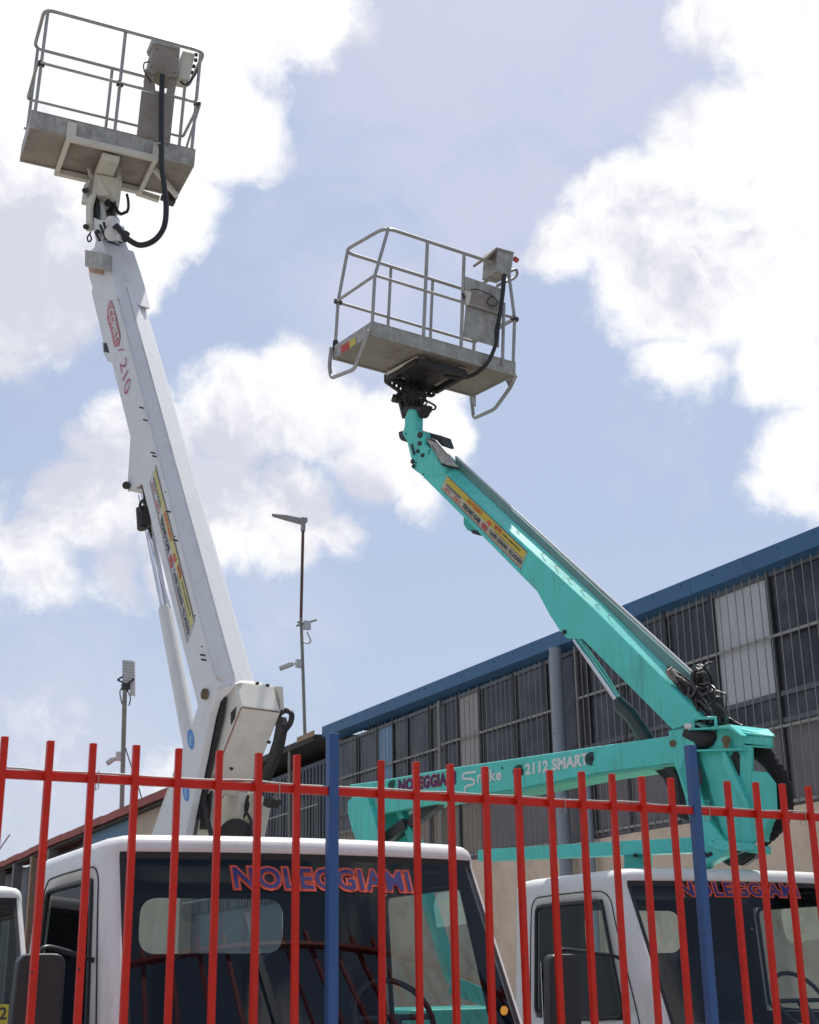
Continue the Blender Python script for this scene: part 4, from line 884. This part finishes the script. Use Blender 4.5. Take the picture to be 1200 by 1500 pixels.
P2.plate(g, [(601, 651), (604, 650), (608, 665), (605.5, 667)], -.004, .006)  # larger dark discs and this slot plate paint the shade of holes
for x, y in ((594.5, 635), (629, 660), (628, 664), (643, 673.5), (645.5, 677), (620, 695), (609, 678)): P2.hole(g, x, y, .006, -.002, .006, 8)
g.build('pins', M_BLKM, JH); g = MB(); P2.plate(g, [(584, 633), (589, 631), (594, 644), (588, 645), (585, 641)], .05, .12)
g.build('stop_block', M_BLKM, JH); g = MB(); P2.plate(g, [(621, 631), (634, 635), (646, 638), (651, 652), (647, 653), (640, 645), (634, 641), (621, 639)], .08, .12)
g.build('hose_bracket', M_BLKM, JH); g = MB(); g.tube([f(598, 600, .08), f(623, 603, .08)], .06, 14)
g.build('jib_fittings', M_BLKM, JH)
# basket mount
b2 = Pose(.088, .0222, .0718, (4.1352, 8.7421, 6.367), 1.05); W2, D2, K2, H2 = 1.4, .6279, .1158, .9595
BK2, bx2 = tray(b2, W2, D2, K2, T2)
r = .0155
o2 = lambda x, y, v=0.0: b2.on(x, y, 1, v)
L2_ = lambda p: b2.loc(p)
tl = L2_(o2(571, 333)); zt = tl.z; ml = L2_(o2(549, 403)); zm = ml.z
xr = L2_(o2(745, 397)).x
farx = L2_(b2.on(516, 372, 1, D2)).x
g = MB()
g.tube(fillet([b2.w(tl.x - .03, .02, zt), b2.w(xr + .01, .02, zt), b2.w(xr + .01, D2 - .03, zt), b2.w(tl.x - .10, D2 - .03, zt)], .11, 5, True), r, 10, True)
g.tube(fillet([b2.w(.01, .0, zm), b2.w(W2 - .01, 0, zm), b2.w(W2, D2, zm), b2.w(0, D2, zm)], .02, 3, True), r * .85, 8, True)
for y in (.01, D2 - .01):
    g.tube([b2.w(.015, y, .03), b2.w(.015, y, zm), b2.w(tl.x - (0 if y < .1 else .06), y + (.01 if y < .1 else -.02), zt)], r, 8)
    g.tube([b2.w(W2 - .02, y, .03), b2.w(W2 - .015, y, zm), b2.w(xr, y, zt)], r, 8)
for x in (.4914, .8548): g.tube([b2.w(x, .01, .03), b2.w(x, .01, zt)], r * 1.05, 8)
for (xa, ya), (xb, yb) in (((572, 391), (566.7, 474)), ((633, 411), (628, 494))):
    x0 = L2_(b2.on(xa, ya, 1, D2)).x; g.tube([b2.w(x0, D2 - .01, .03), b2.w(x0, D2 - .01, zt)], r * .95, 8)
x0 = L2_(o2(736, 500)).x; g.tube([b2.w(x0, -.01, .05), b2.w(x0, -.01, .62)], r, 8)
g.tube([b2.w(W2, 0, zm + .01), b2.w(W2, D2, zm + .06)], r * .8, 8)
g.build('guard_rail', M_TUBE, BK2)
g = MB()
for x, y in ((.015, D2 - .01), (W2 - .015, .01)): g.tube([b2.w(x - .03, y, zm), b2.w(x + .03, y, zm)], .024, 8)
g.tube([b2.w(.015, D2 - .01, K2 - .04), b2.w(.015, D2 - .01, K2 + .05)], .024, 10)
g.build('rail_clamp', M_BLKM, BK2)
yv = b2.ax()[1]
def nf2(ps, v=-.02): return [o2(x, y, v) for x, y in ps]
g = MB(); g.prism(nf2([(683, 446), (733, 461), (731, 509), (679, 493.5)], .02), yv * .008); g.prism(nf2([(681.5, 404.5), (736.5, 423.5), (735.5, 441), (681, 423)], -.01), yv * .008)
g.prism([o2(681, 423, -.01), o2(735.5, 441, -.01), o2(733, 461, .02), o2(683, 446, .02)], yv * .02)
CP2 = g.build('control_console', M_GALV, BK2)
g = MB(); g.prism(nf2([(684, 424), (733, 440), (731, 459), (684, 444)], -.011), yv * .005); g.build('console_recess', M_GALVU, CP2)
g = MB(); g.prism(nf2([(682.5, 425), (691, 427.5), (687.5, 446), (683.5, 445)], -.03), yv * .03); g.build('console_bracket', M_CREAM, CP2)
g = MB(); g.tube(catmull(nf2([(690, 424), (700, 424), (712, 429), (722, 434), (729, 442), (725, 448), (715, 445), (716, 437), (724, 434)], -.03)), .005, 6); g.tube(nf2([(678, 430), (681, 437)], -.03), .012, 6); g.build('console_cable', M_BLK, CP2)
g = MB(); g.prism([o2(714.5, 391, .12), o2(727, 397, -.03), o2(728.5, 365, -.03), o2(713.5, 376, .12)], b2.ax()[0] * .012)
g.prism(nf2([(727, 397.5), (748.5, 402.5), (753, 371), (729, 364)], -.03), yv * .22); CB2 = g.build('control_box', M_GALV, BK2, bevel=.004)
g = MB(); g.prism(nf2([(711, 377), (727.5, 362), (754, 369.5), (752, 372), (728, 365.5), (713, 380)], -.035), yv * .2); g.build('box_lid', M_GALVU, CB2)
g = MB(); g.tube([o2(753, 378, .0), o2(758.5, 382, .0)], .024, 10); g.build('emergency_button', M_REDP, CB2)
g = MB(); g.tube(catmull([o2(748, 397, .1), o2(756, 395, .1), o2(757.5, 402, .1), o2(752, 408, .1), o2(738, 414, .1), o2(728, 419, .1)]), r * .9, 8); g.build('hand_hoop', M_TUBE, BK2)
# end loops hanging at both ends
g = MB(); xl = -.02
EL = lambda x, y, v: b2.on(x, y, 0, v)
g.tube(fillet([EL(485.5, 509, xl), EL(482.5, 535, xl), EL(485, 554, xl), EL(519, 541, xl), EL(541.5, 484, xl)], .05, 4), r * 1.1, 10)
g.build('end_loop', M_TUBE, BK2)
g = MB(); g.tube(fillet([EL(690, 577, W2 + .01), EL(694, 613, W2 + .02), EL(725, 599, W2 + .02), EL(748, 567, W2 + .02), EL(756, 549, W2 + .01)], .04, 4), r * 1.1, 10)
g.prism([EL(687, 577, W2 + .005), EL(696, 575, W2 + .005), EL(696, 596, W2 + .005), EL(692, 592, W2 + .005)], b2.ax()[0] * .01); g.prism([EL(740, 556, W2 + .005), EL(756, 548, W2 + .005), EL(748, 568, W2 + .005), EL(746, 568, W2 + .005)], b2.ax()[0] * .01)
g.build('end_loop', M_TUBE, BK2)
g = MB(); g.prism([EL(499, 506.5, -.003), EL(512, 499, -.003), EL(512, 510.5, -.003), EL(499.5, 518, -.003)], b2.ax()[0] * .002); ws_ = g.build('warning_label', M_REDP, BK2)
g = MB(); g.prism([EL(512, 499, -.004), EL(521, 494, -.004), EL(521, 504, -.004), EL(512, 510, -.004)], b2.ax()[0] * .002); g.build('warning_label', M_YEL, BK2)
g = MB()
for k in range(4):
    y0 = 507.5 + k * 2.4; g.add([EL(501, y0 + .6, -.006), EL(511, y0 - 5.4, -.006), EL(511, y0 - 4.4, -.006), EL(501, y0 + 1.6, -.006)], [(0, 1, 2, 3)])
g.build('label_print', M_ORP, ws_)
# underside mount
Z2 = -.03
ub_ = lambda x, y, z=Z2: b2.on(x, y, 2, z)
g = MB(); g.bar(ub_(568, 548), ub_(610, 526), .035, .03); g.prism([ub_(609, 526), ub_(621.5, 525), ub_(621.5, 531), ub_(611, 531)], _z * -.04) if False else g.bar(ub_(608, 526.5), ub_(622, 529), .04, .05); g.build('mount_channel', M_CREAM, BK2, bevel=.004); g = MB(); g.bar(ub_(671, 542), ub_(682, 545.5), .05, .05)
g.build('mount_channel', M_CREAM, BK2, bevel=.004)
g = MB()
g.prism([ub_(588, 546, -.05), ub_(611, 532, -.05), ub_(650, 543, -.05), ub_(640, 560, -.05), ub_(614, 562, -.05), ub_(596, 557, -.05)], _z * -.02)
Q_ = [ub_(568, 553, -.055), ub_(611, 529, -.055), ub_(680, 547, -.055), ub_(640, 571, -.055), ub_(600, 562, -.055)]
for i_ in range(5): g.bar(Q_[i_], Q_[(i_ + 1) % 5], .035, .05)
for a_, b_2 in ((Q_[0], ub_(660, 542, -.06)), (ub_(590, 541, -.06), Q_[3]), (ub_(640, 536, -.06), ub_(612, 566, -.06)), (Q_[1], ub_(606, 566, -.07))): g.bar(a_, b_2, .03, .035)
g.bar(ub_(611, 529, -.06), ub_(681, 547, -.06), .05, .06); g.bar(ub_(683, 548, -.07), ub_(638, 573, -.07), .04, .05)
c = f(603, 575, .12)
D_ = (c - CAM).dot(_h); a2 = lambda x, y, d=0.0: at(x, y, D_ + d)
g.tube([a2(606, 545), a2(603, 600)], .075, 14)
g.tube([a2(598, 560, -.05), a2(596, 602, -.05)], .03, 8); g.tube([a2(612, 556, -.05), a2(611, 600, -.05)], .03, 8)
# pierced side arms: two rails with webs, so the sky shows between
for (p_, q_), (u_, v_) in ((((565, 549), (594, 569)), ((565, 559), (592, 578))),):
    g.tube([a2(*p_), a2(*q_)], .018, 8); g.tube([a2(*u_), a2(*v_)], .018, 8)
    for t in (0, .22, .45, .68, .95): g.tube([a2(p_[0] + (q_[0] - p_[0]) * t, p_[1] + (q_[1] - p_[1]) * t), a2(u_[0] + (v_[0] - u_[0]) * t, u_[1] + (v_[1] - u_[1]) * t)], .016 if t < .9 else .03, 8)
for (p_, q_), (u_, v_) in ((((614, 566), (637, 574)), ((614, 577), (634, 580))),):
    g.tube([a2(*p_, .1), a2(*q_, .1)], .018, 8); g.tube([a2(*u_, .1), a2(*v_, .1)], .018, 8)
    for t in (0, .35, .7, 1): g.tube([a2(p_[0] + (q_[0] - p_[0]) * t, p_[1] + (q_[1] - p_[1]) * t, .1), a2(u_[0] + (v_[0] - u_[0]) * t, u_[1] + (v_[1] - u_[1]) * t, .1)], .016, 8)
g.bar(a2(575, 583), a2(613, 590), .07, .055); g.bar(a2(592, 592, -.05), a2(633, 600, -.05), .06, .04); g.tube([a2(575, 582.5, -.04), a2(582, 585, -.04)], .035, 10)
g.bar(a2(588, 588), a2(594, 612), .05, .04, up=(0, 1, 0)); g.tube([a2(633, 574, .1), a2(638, 574, .1)], .035, 10)
g.bar(a2(586, 576), a2(583, 584), .05, .05, up=(0, 1, 0))
g.build('basket_mount', M_BLKM, T2, bevel=.004)
g = MB()
g.tube(catmull([a2(616, 587, -.05), a2(626, 588, -.05), a2(637, 594, -.05), a2(638, 598, -.05), a2(634, 600, -.05), a2(622, 597, -.05)]), .009, 6)
rnd = random.Random(5)
for k in range(22):
    x0 = rnd.uniform(598, 622); y0 = rnd.uniform(556, 566); x1 = rnd.uniform(596, 618); y1 = rnd.uniform(588, 600)
    g.tube(catmull([a2(x0, y0, -.09), a2(x0 + rnd.uniform(-12, 12), y0 + 12, -.12), a2(x1 + rnd.uniform(-7, 8), y1 - 12, -.11), a2(x1, y1, -.08)]), rnd.uniform(.005, .011), 6)
g.build('hydraulic_hoses', M_BLK, T2)
d2 = (b2.w(W2 * .85, 0, 0) - CAM).dot(_h)
g = MB(); g.tube(catmull([at(x, y, d2 - .12 + k) for x, y, k in ((739, 402, .0), (737.5, 425, 0), (734, 452, 0), (730, 478, 0), (726, 505, .0), (715, 530, .03), (700, 545, .1), (685, 552, .12), (668, 553, .1), (650, 550, .1))]), .017, 10)
g.tube(catmull([at(x, y, d2 - .10 + k) for x, y, k in ((736, 404, .0), (735, 430, 0), (731, 460, 0), (726, 485, 0), (725, 506, .0), (713, 531, .03), (696, 547, .1), (680, 553, .12))]), .010, 8); g.build('feed_hose', M_BLK, T2)
# tilt cylinder of the upper boom
g = MB(); g.tube([f(843, 937, .16), f(908, 1031, .16)], .023, 16); g.build('cylinder_rod', M_CHROME, T2)
g = MB(); g.tube([f(850, 938, .28), f(884, 984, .28), f(912, 1030, .28)], .013, 8); g.build('hydraulic_pipe', M_TEALD, T2)
g = MB(); g.tube([f(905, 1026, .16), f(911, 1036, .16), f(925, 1048, .16), f(956, 1095, .16)], .05, 18, rs=[.042, .055, .055, .055]); g.tube([f(919, 1032, .28), f(950, 1080, .28)], .02, 8); g.build('lift_cylinder', mat('dark_cylinder_paint', (.03, .045, .045), .35, mott=.2), T2)
# lower arm with its writing
g = MB(); P2.plate(g, [(511, 1149.5), (550, 1144.5), (661.7, 1124.7), (889, 1091), (990, 1076.5), (990, 1119), (878, 1133), (761, 1156), (680, 1168), (560, 1192), (520, 1196)], .03, .24)
AR = g.build('lower_arm', M_TEAL, T2, bevel=.012)
g = MB(); g.prism([f(990, 1118, .025), f(878, 1133, .025), f(761, 1156, .025), f(680, 1168, .025), f(680, 1172, .025), f(761, 1160.5, .025), f(878, 1137.5, .025), f(990, 1122, .025)], -n2 * .25); g.build('arm_flange', mat('teal_edge', (.09, .42, .30), .45), AR)
g = MB()
for x, y, r_ in ((576.5, 1151, .045), (866.7, 1111.7, .048), (762, 1131, .055)): g.tube([f(x, y, .026), f(x, y, .022)], r_, 20)
AH = g.build('hole_shade', mat('hole_shade_teal', (.012, .09, .075), .5), AR)  # dark teal discs paint the shade inside the arm's holes
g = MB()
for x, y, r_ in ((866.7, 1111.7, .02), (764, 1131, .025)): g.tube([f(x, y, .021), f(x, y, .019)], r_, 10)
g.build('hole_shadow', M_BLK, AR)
def fa2(p0, p1, h0, h1, l): return lambda u, v: f(p0[0] + (p1[0] - p0[0]) * u, p0[1] + (p1[1] - p0[1]) * u - (h0 + (h1 - h0) * u) * v, .026 - l)
for off, l, m_ in ((.075, 0, M_REDP), (.02, .003, M_NAVP)):
    g = MB(); text_on(g, 'NOLEGGIAMI', None, None, None, 1, 1, off=off, fn=fa2((584, 1160), (667, 1148), 17, 18, l), ref=.02, spacing=1.08); g.build('lettering', m_, AR)
g = MB(); text_on(g, '2112 SMART', None, None, None, 1, 1, off=.05, fn=fa2((769, 1136), (862, 1121), 17, 19, 0), spacing=1.03); g.build('lettering', M_WHTP, AR)
g = MB(); text_on(g, 'nake', None, None, None, 1, 1, off=.03, fn=fa2((699, 1147.5), (735, 1142.5), 18, 17, 0), spacing=1.08); g.build('lettering', M_WHTP, AR)
def stroke(mb, pts, w, l):
    """flat ribbon along photo points on the arm's side"""
    P_ = [f(x, y, .026 - l) for x, y in pts]; n = len(P_); A_, B_ = [], []
    for i in range(n):
        t = (P_[min(i + 1, n - 1)] - P_[max(i - 1, 0)]).normalized(); s_ = t.cross(n2); ww = w if i < n - 1 else w * .3
        A_.append(P_[i] + s_ * ww); B_.append(P_[i] - s_ * ww)
    mb.add(A_ + B_, [(i, i + 1, n + i + 1, n + i) for i in range(n - 1)])
g = MB(); sn = [(697.5, 1130.5), (684, 1132), (679, 1133.5), (677.5, 1137), (679, 1140.5), (685, 1141), (691, 1141), (695, 1143.5), (695, 1147.5), (691, 1150), (685, 1151), (681, 1153.5), (681, 1157), (683, 1160.5)]
stroke(g, sn, .0095, 0); g.build('snake_mark', M_WHTP, AR)
g = MB(); g.tube([f(735.5, 1122.5, .026), f(735.8, 1127, .026)], .004, 6); g.build('paint_chip', M_BLK, AR)
# knuckle block at the arm's end
g = MB(); P2.plate(g, [(979.5, 1070.5), (1000, 1067.5), (1014, 1066), (1017, 1075), (1018, 1120), (1024, 1160), (1040, 1205), (1062, 1232), (1104, 1236), (1104, 1246), (1056, 1247), (1036, 1240), (1012, 1212), (1003, 1166), (995, 1140), (980, 1096)], -.012, .03)
KN = g.build('knuckle', M_TEAL, T2, bevel=.006)
g = MB(); P2.plate(g, [(1014, 1066), (1069.5, 1063.5), (1088, 1076), (1090, 1096), (1020, 1101), (1090, 1100), (1096, 1186), (1104, 1236), (1062, 1232), (1040, 1205), (1022, 1160), (1016, 1120)], .06, .03)
g.build('knuckle_plate', M_TEAL, KN, bevel=.004)
g = MB(); g.prism([f(1018, 1098, -.0), f(1087, 1096, -.0), f(1087, 1099, -.0), f(1018, 1101, .0)], -n2 * .09); g.prism([f(1008, 1067, -.02), f(1069, 1063, -.02), f(1087, 1077, -.02), f(1087, 1079.5, -.02), f(1066, 1067, -.02), f(1008, 1070, -.02)], -n2 * .3)
g.build('knuckle_ribs', M_TEAL, KN, bevel=.003); g = MB(); P2.plate(g, [(1057, 1100), (1062, 1100), (1097, 1181), (1094, 1186), (1058, 1120)], .02, .05); g.build('diagonal_rib', M_TEAL, KN, bevel=.003); g = MB(); P2.plate(g, [(1060, 1240), (1104, 1238), (1104, 1250), (1062, 1243)], .0, .2)
g.build('bottom_lip', M_TEAL, KN, bevel=.003)
# boxed end: roof wedge and body with real openings
g = MB(); P2.plate(g, [(1087.5, 1077), (1130, 1080), (1130, 1093), (1088.6, 1089)], .055, .025)
g.prism([f(1069.5, 1063.6, .05), f(1087.5, 1076.5, .05), f(1133, 1080, .05), f(1136, 1080, .12), f(1126, 1070.5, .34)], _z * .012)
P2.plate(g, [(1089, 1091), (1101, 1091.5), (1101, 1190), (1094, 1190)], .062, .03); P2.plate(g, [(1101, 1091.5), (1133, 1093), (1127, 1096), (1101, 1094)], .063, .03); P2.plate(g, [(1101, 1129), (1122, 1131), (1134, 1147), (1136, 1188), (1101, 1189)], .063, .03)
P2.plate(g, [(1094, 1186), (1134, 1187), (1124, 1205), (1112, 1232), (1100, 1233)], .064, .12)
g.build('end_box', M_TEAL, KN, bevel=.006)
g = MB(); P2.plate(g, [(1070, 1110), (1074, 1102), (1081, 1101), (1084, 1106), (1084, 1136), (1078, 1143), (1069, 1128)], .058, .004)
P2.plate(g, [(1012, 1070), (1048, 1068), (1044, 1084), (1034, 1094), (1020, 1093), (1010, 1082)], .04, .05)
g.build('opening_shade', M_BLK, KN); g = MB(); P2.plate(g, [(1026, 1118), (1029, 1143), (1028, 1150), (1021, 1151)], -.016, .004); g.build('opening_shade', M_BLK, KN)  # black plates paint the shade of openings, nothing is cut out
g = MB(); P2.plate(g, [(1003, 1105), (996, 1130), (1006, 1160), (1008, 1140)], -.016, .004); g.tube([f(1034, 1191, .056), f(1034, 1191, .05)], .085, 28); g.build('recess_shade', M_TEALD, KN)  # darker teal disc and plate paint the shade of hole and recess
g = MB()
for x, y, r_ in ((986, 1089, .024), (1064, 1084, .03)):
    o_ = -.012 if x < 1000 else .03; g.tube([f(x, y, o_), f(x, y, o_ - .012)], r_, 12); g.tube([f(x, y, o_ - .012), f(x, y, o_ - .02)], r_ * .45, 8)
g.tube([f(1064, 1092, .03), f(1064, 1092, .01)], .02, 8); g.build('pivot_pin', mat('brass_pin', (.22, .17, .09), .6, .4, mott=.4, scale=20), KN)
g = MB(); g.tube([f(1016, 1067, -.02), f(1017, 1052.5, -.02), f(1048, 1051.5, -.02), f(1049, 1064, -.02)], .011, 8); g.build('lifting_handle', M_TEAL, KN)
g = MB(); g.tube([f(1005, 1064, -.03), f(1014, 1063.5, -.03)], .02, 10); g.build('lamp', M_WHTP, KN)
g = MB(); pts = catmull([f(x, y, .2) for x, y in ((1098, 1096), (1117, 1105), (1132.5, 1121), (1142.6, 1141), (1149, 1164), (1149, 1186), (1141.5, 1204), (1128, 1218), (1114, 1231))], 8)
g.tube(pts, .055, 16, rs=[.056 + .0035 * math.sin(k * 2.1) + .002 * math.sin(k * .7) for k in range(len(pts))])
g.build('hose_sleeve', mat('black_fabric_sleeve', (.016, .014, .016), .95, bump=.6, bscale=60), T2)
# loose bundle of hoses between boom and knuckle
g = MB()
for k in range(46):
    a_ = rnd.uniform(0, 1); s_ = (978 + 18 * a_ + rnd.uniform(-3, 3), 978 + 20 * a_ + rnd.uniform(-4, 4)); e_ = (1024 + rnd.uniform(-6, 22), 1058 + rnd.uniform(-3, 2))
    d_ = rnd.uniform(.0, .3); mid = ((s_[0] + e_[0]) / 2 + rnd.uniform(-2, 14), (s_[1] + e_[1]) / 2 - rnd.uniform(-4, 12))
    g.tube(catmull([f(*s_, d_), f(s_[0] * .6 + mid[0] * .4 + rnd.uniform(-3, 3), s_[1] * .6 + mid[1] * .4 - 3, d_), f(*mid, d_ + .02), f(e_[0] + 3, e_[1] - 14, d_), f(*e_, d_)]), rnd.uniform(.007, .013), 6)
for k in range(20):
    d_ = rnd.uniform(.1, .35); w_ = rnd.uniform(12, 22); h_ = rnd.uniform(14, 32); x_ = 1018 + rnd.uniform(-6, 4)
    g.tube(catmull([f(x_, 1010, d_), f(x_ - 2, 1000 - h_ * .5, d_), f(x_ + w_ * .4, 996 - h_ * .7, d_), f(x_ + w_, 1000 - h_ * .25, d_), f(x_ + w_ + 4, 1022, d_), f(x_ + w_ - 2, 1050, d_)]), rnd.uniform(.007, .012), 6)
for k in range(18): g.tube(catmull([f(1040 + rnd.uniform(-8, 8), 1050, .3), f(1054, 1052 + rnd.uniform(-5, 3), .3), f(1068, 1056 + rnd.uniform(-4, 3), .3), f(1082 + rnd.uniform(-3, 6), 1063, .3)]), .009, 6)
HB = g.build('hose_bundle', mat('worn_hose', (.03, .028, .028), .38, dirt=.7, dc=(.16, .14, .12), scale=30, spec=.6), T2)
g = MB()
for w_, (xa, ya, xb, yb, dd_, ra) in enumerate(((1036, 1016, 1046, 1060, .10, .040), (1048, 1024, 1058, 1060, .2, .034))):
    p0 = f(xa, ya, dd_); p1 = f(xb, yb, dd_); d_ = (p1 - p0).normalized(); x_ = d_.cross(n2).normalized(); y_ = d_.cross(x_)
    g.tube([p0 + (p1 - p0) * (k / 160) + (x_ * math.cos(k * .62) + y_ * math.sin(k * .62)) * (ra + rnd.uniform(-.004, .006)) for k in range(161)], .011, 6)
    g.tube([p0, p1], ra * .9, 10)
g.tube(catmull([f(1010, 1074, .05), f(1030, 1082, .05), f(1046, 1078, .1)]), .07, 12); g.build('hose_wrap', M_BLK, T2)
g = MB()
for k in range(7): g.tube([f(977 + k * 2.3, 984 + k * 2.5, -.004), f(985 + k * 2.6, 978 + k * 2.8, .05)], .009, 6)
P2.plate(g, [(976, 985), (983, 980), (992, 990), (986, 999), (979, 993)], .0, .04); g.build('hose_clamp', mat('dusty_metal', (.22, .19, .18), .6, .3, mott=.5, scale=25), T2)
g = MB(); g.bar(at(621, 1296, 10.3), at(664, 1438, 10.3), .08, .09, up=(0, 1, 0)); g.bar(at(660, 1442, 10.3), at(712, 1462, 10.3), .12, .12); g.build('outrigger', M_TEAL, T2, bevel=.006)
g = MB()
for k in range(34):
    x_ = rnd.uniform(1004, 1046); y_ = rnd.uniform(986, 1030) + (x_ - 1004) * .3; a_ = rnd.uniform(0, 6.28); d_ = rnd.uniform(.02, .35); ps = []
    for q_ in range(7):
        a_ += rnd.uniform(-.2, 1.3); x_ += 6.5 * math.cos(a_) + .8; y_ += 6.5 * math.sin(a_) + 2.0; y_ = min(y_, 1060); x_ = min(max(x_, 1000), 1064); d_ += rnd.uniform(-.05, .05); ps.append(f(x_, y_, max(.01, d_)))
    g.tube(catmull(ps), rnd.uniform(.005, .010), 6)
g.build('loose_cables', mat('grey_cable', (.055, .05, .048), .35, mott=.6, scale=30, spec=.7), HB)
# parallel link, folded turret end, black ram
g = MB(); P2.plate(g, [(700, 1245), (716, 1243.6), (890, 1233), (1020, 1226), (1036, 1226), (1036, 1246), (1011, 1249), (890, 1253.5), (716, 1261), (700, 1262)], .06, .12); g.build('lower_link', M_TEAL, T2, bevel=.006)
g = MB(); P2.plate(g, [(914, 1250), (943, 1248), (943, 1300), (914, 1300)], .08, .10); g.build('link_post', M_TEALD, T2, bevel=.005)
g = MB(); P2.plate(g, [(1012, 1240), (1036, 1236), (1062, 1244), (1060, 1254), (1036, 1266), (1024, 1278), (1018, 1260)], .0, .1); g.build('link_bracket', M_TEAL, KN, bevel=.005)
g = MB()
for x, y in ((930.5, 1253), (1036, 1253), (1041, 1251), (1032, 1251)): g.tube([f(x, y, -.01), f(x, y, .1)], .014, 8)
for k in range(10): g.tube(catmull([f(1058 + rnd.uniform(-4, 4), 1256, .2), f(1070, 1262 + rnd.uniform(-5, 5), .2), f(1085, 1258 + rnd.uniform(-6, 4), .2), f(1106, 1248 + rnd.uniform(-4, 3), .25)]), .014, 6)
P2.plate(g, [(1062, 1246), (1112, 1244), (1104, 1258), (1088, 1268), (1076, 1266)], .24, .05)
g.build('hydraulic_hoses', M_BLK, KN)
g = MB(); P2.plate(g, [(509, 1174), (516, 1168), (538, 1168), (548, 1196), (558, 1236), (523, 1236), (515, 1214), (509, 1190)], -.02, .05); TU2 = g.build('turret', M_TEAL, T2, bevel=.006)
g = MB(); P2.plate(g, [(534, 1172), (574, 1170), (582, 1180), (603, 1236), (552, 1236)], .16, .05); g.prism([f(540, 1172, .03), f(572, 1172, .16), f(572, 1182, .16), f(544, 1182, .03)], m2 * .1); P2.plate(g, [(572, 1172), (578, 1170), (612, 1236), (600, 1236)], .1, .08); g.build('turret_far_plate', M_TEALD, TU2, bevel=.005)
g = MB(); P2.plate(g, [(539, 1170), (573, 1170), (577, 1181), (560, 1178), (543, 1181)], .14, .01); g.build('turret_gap_shade', M_BLK, TU2)  # black plate paints the shade between the turret plates
g = MB(); g.b2((5.2, 10.3, .93), (6.3, 11.3, 1.35)); g.build('turret_base', M_TEALD, TU2, bevel=.03)
g = MB(); g.bar(f(568, 1229, .12), f(598, 1206, .12), .10, .09); g.build('ram_end', M_BLKM, T2, bevel=.01)
g = MB(); P2.plate(g, [(590, 1206), (613, 1182), (625, 1168), (652, 1168), (636, 1186), (600, 1212)], .10, .08); g.build('ram', M_BLKM, T2, bevel=.008)
g = MB(); P2.plate(g, [(952, 1122), (972, 1119), (985, 1133), (994, 1150), (1000, 1200), (990, 1186), (972, 1140)], .1, .1)
for k in range(5): g.tube(catmull([f(970 + k * 3, 1118, .04), f(984 + k * 2, 1140, .04), f(992 + k, 1170, .04), f(998 + k, 1200, .05)]), .010, 6)
g.build('arm_hoses', M_BLK, T2)
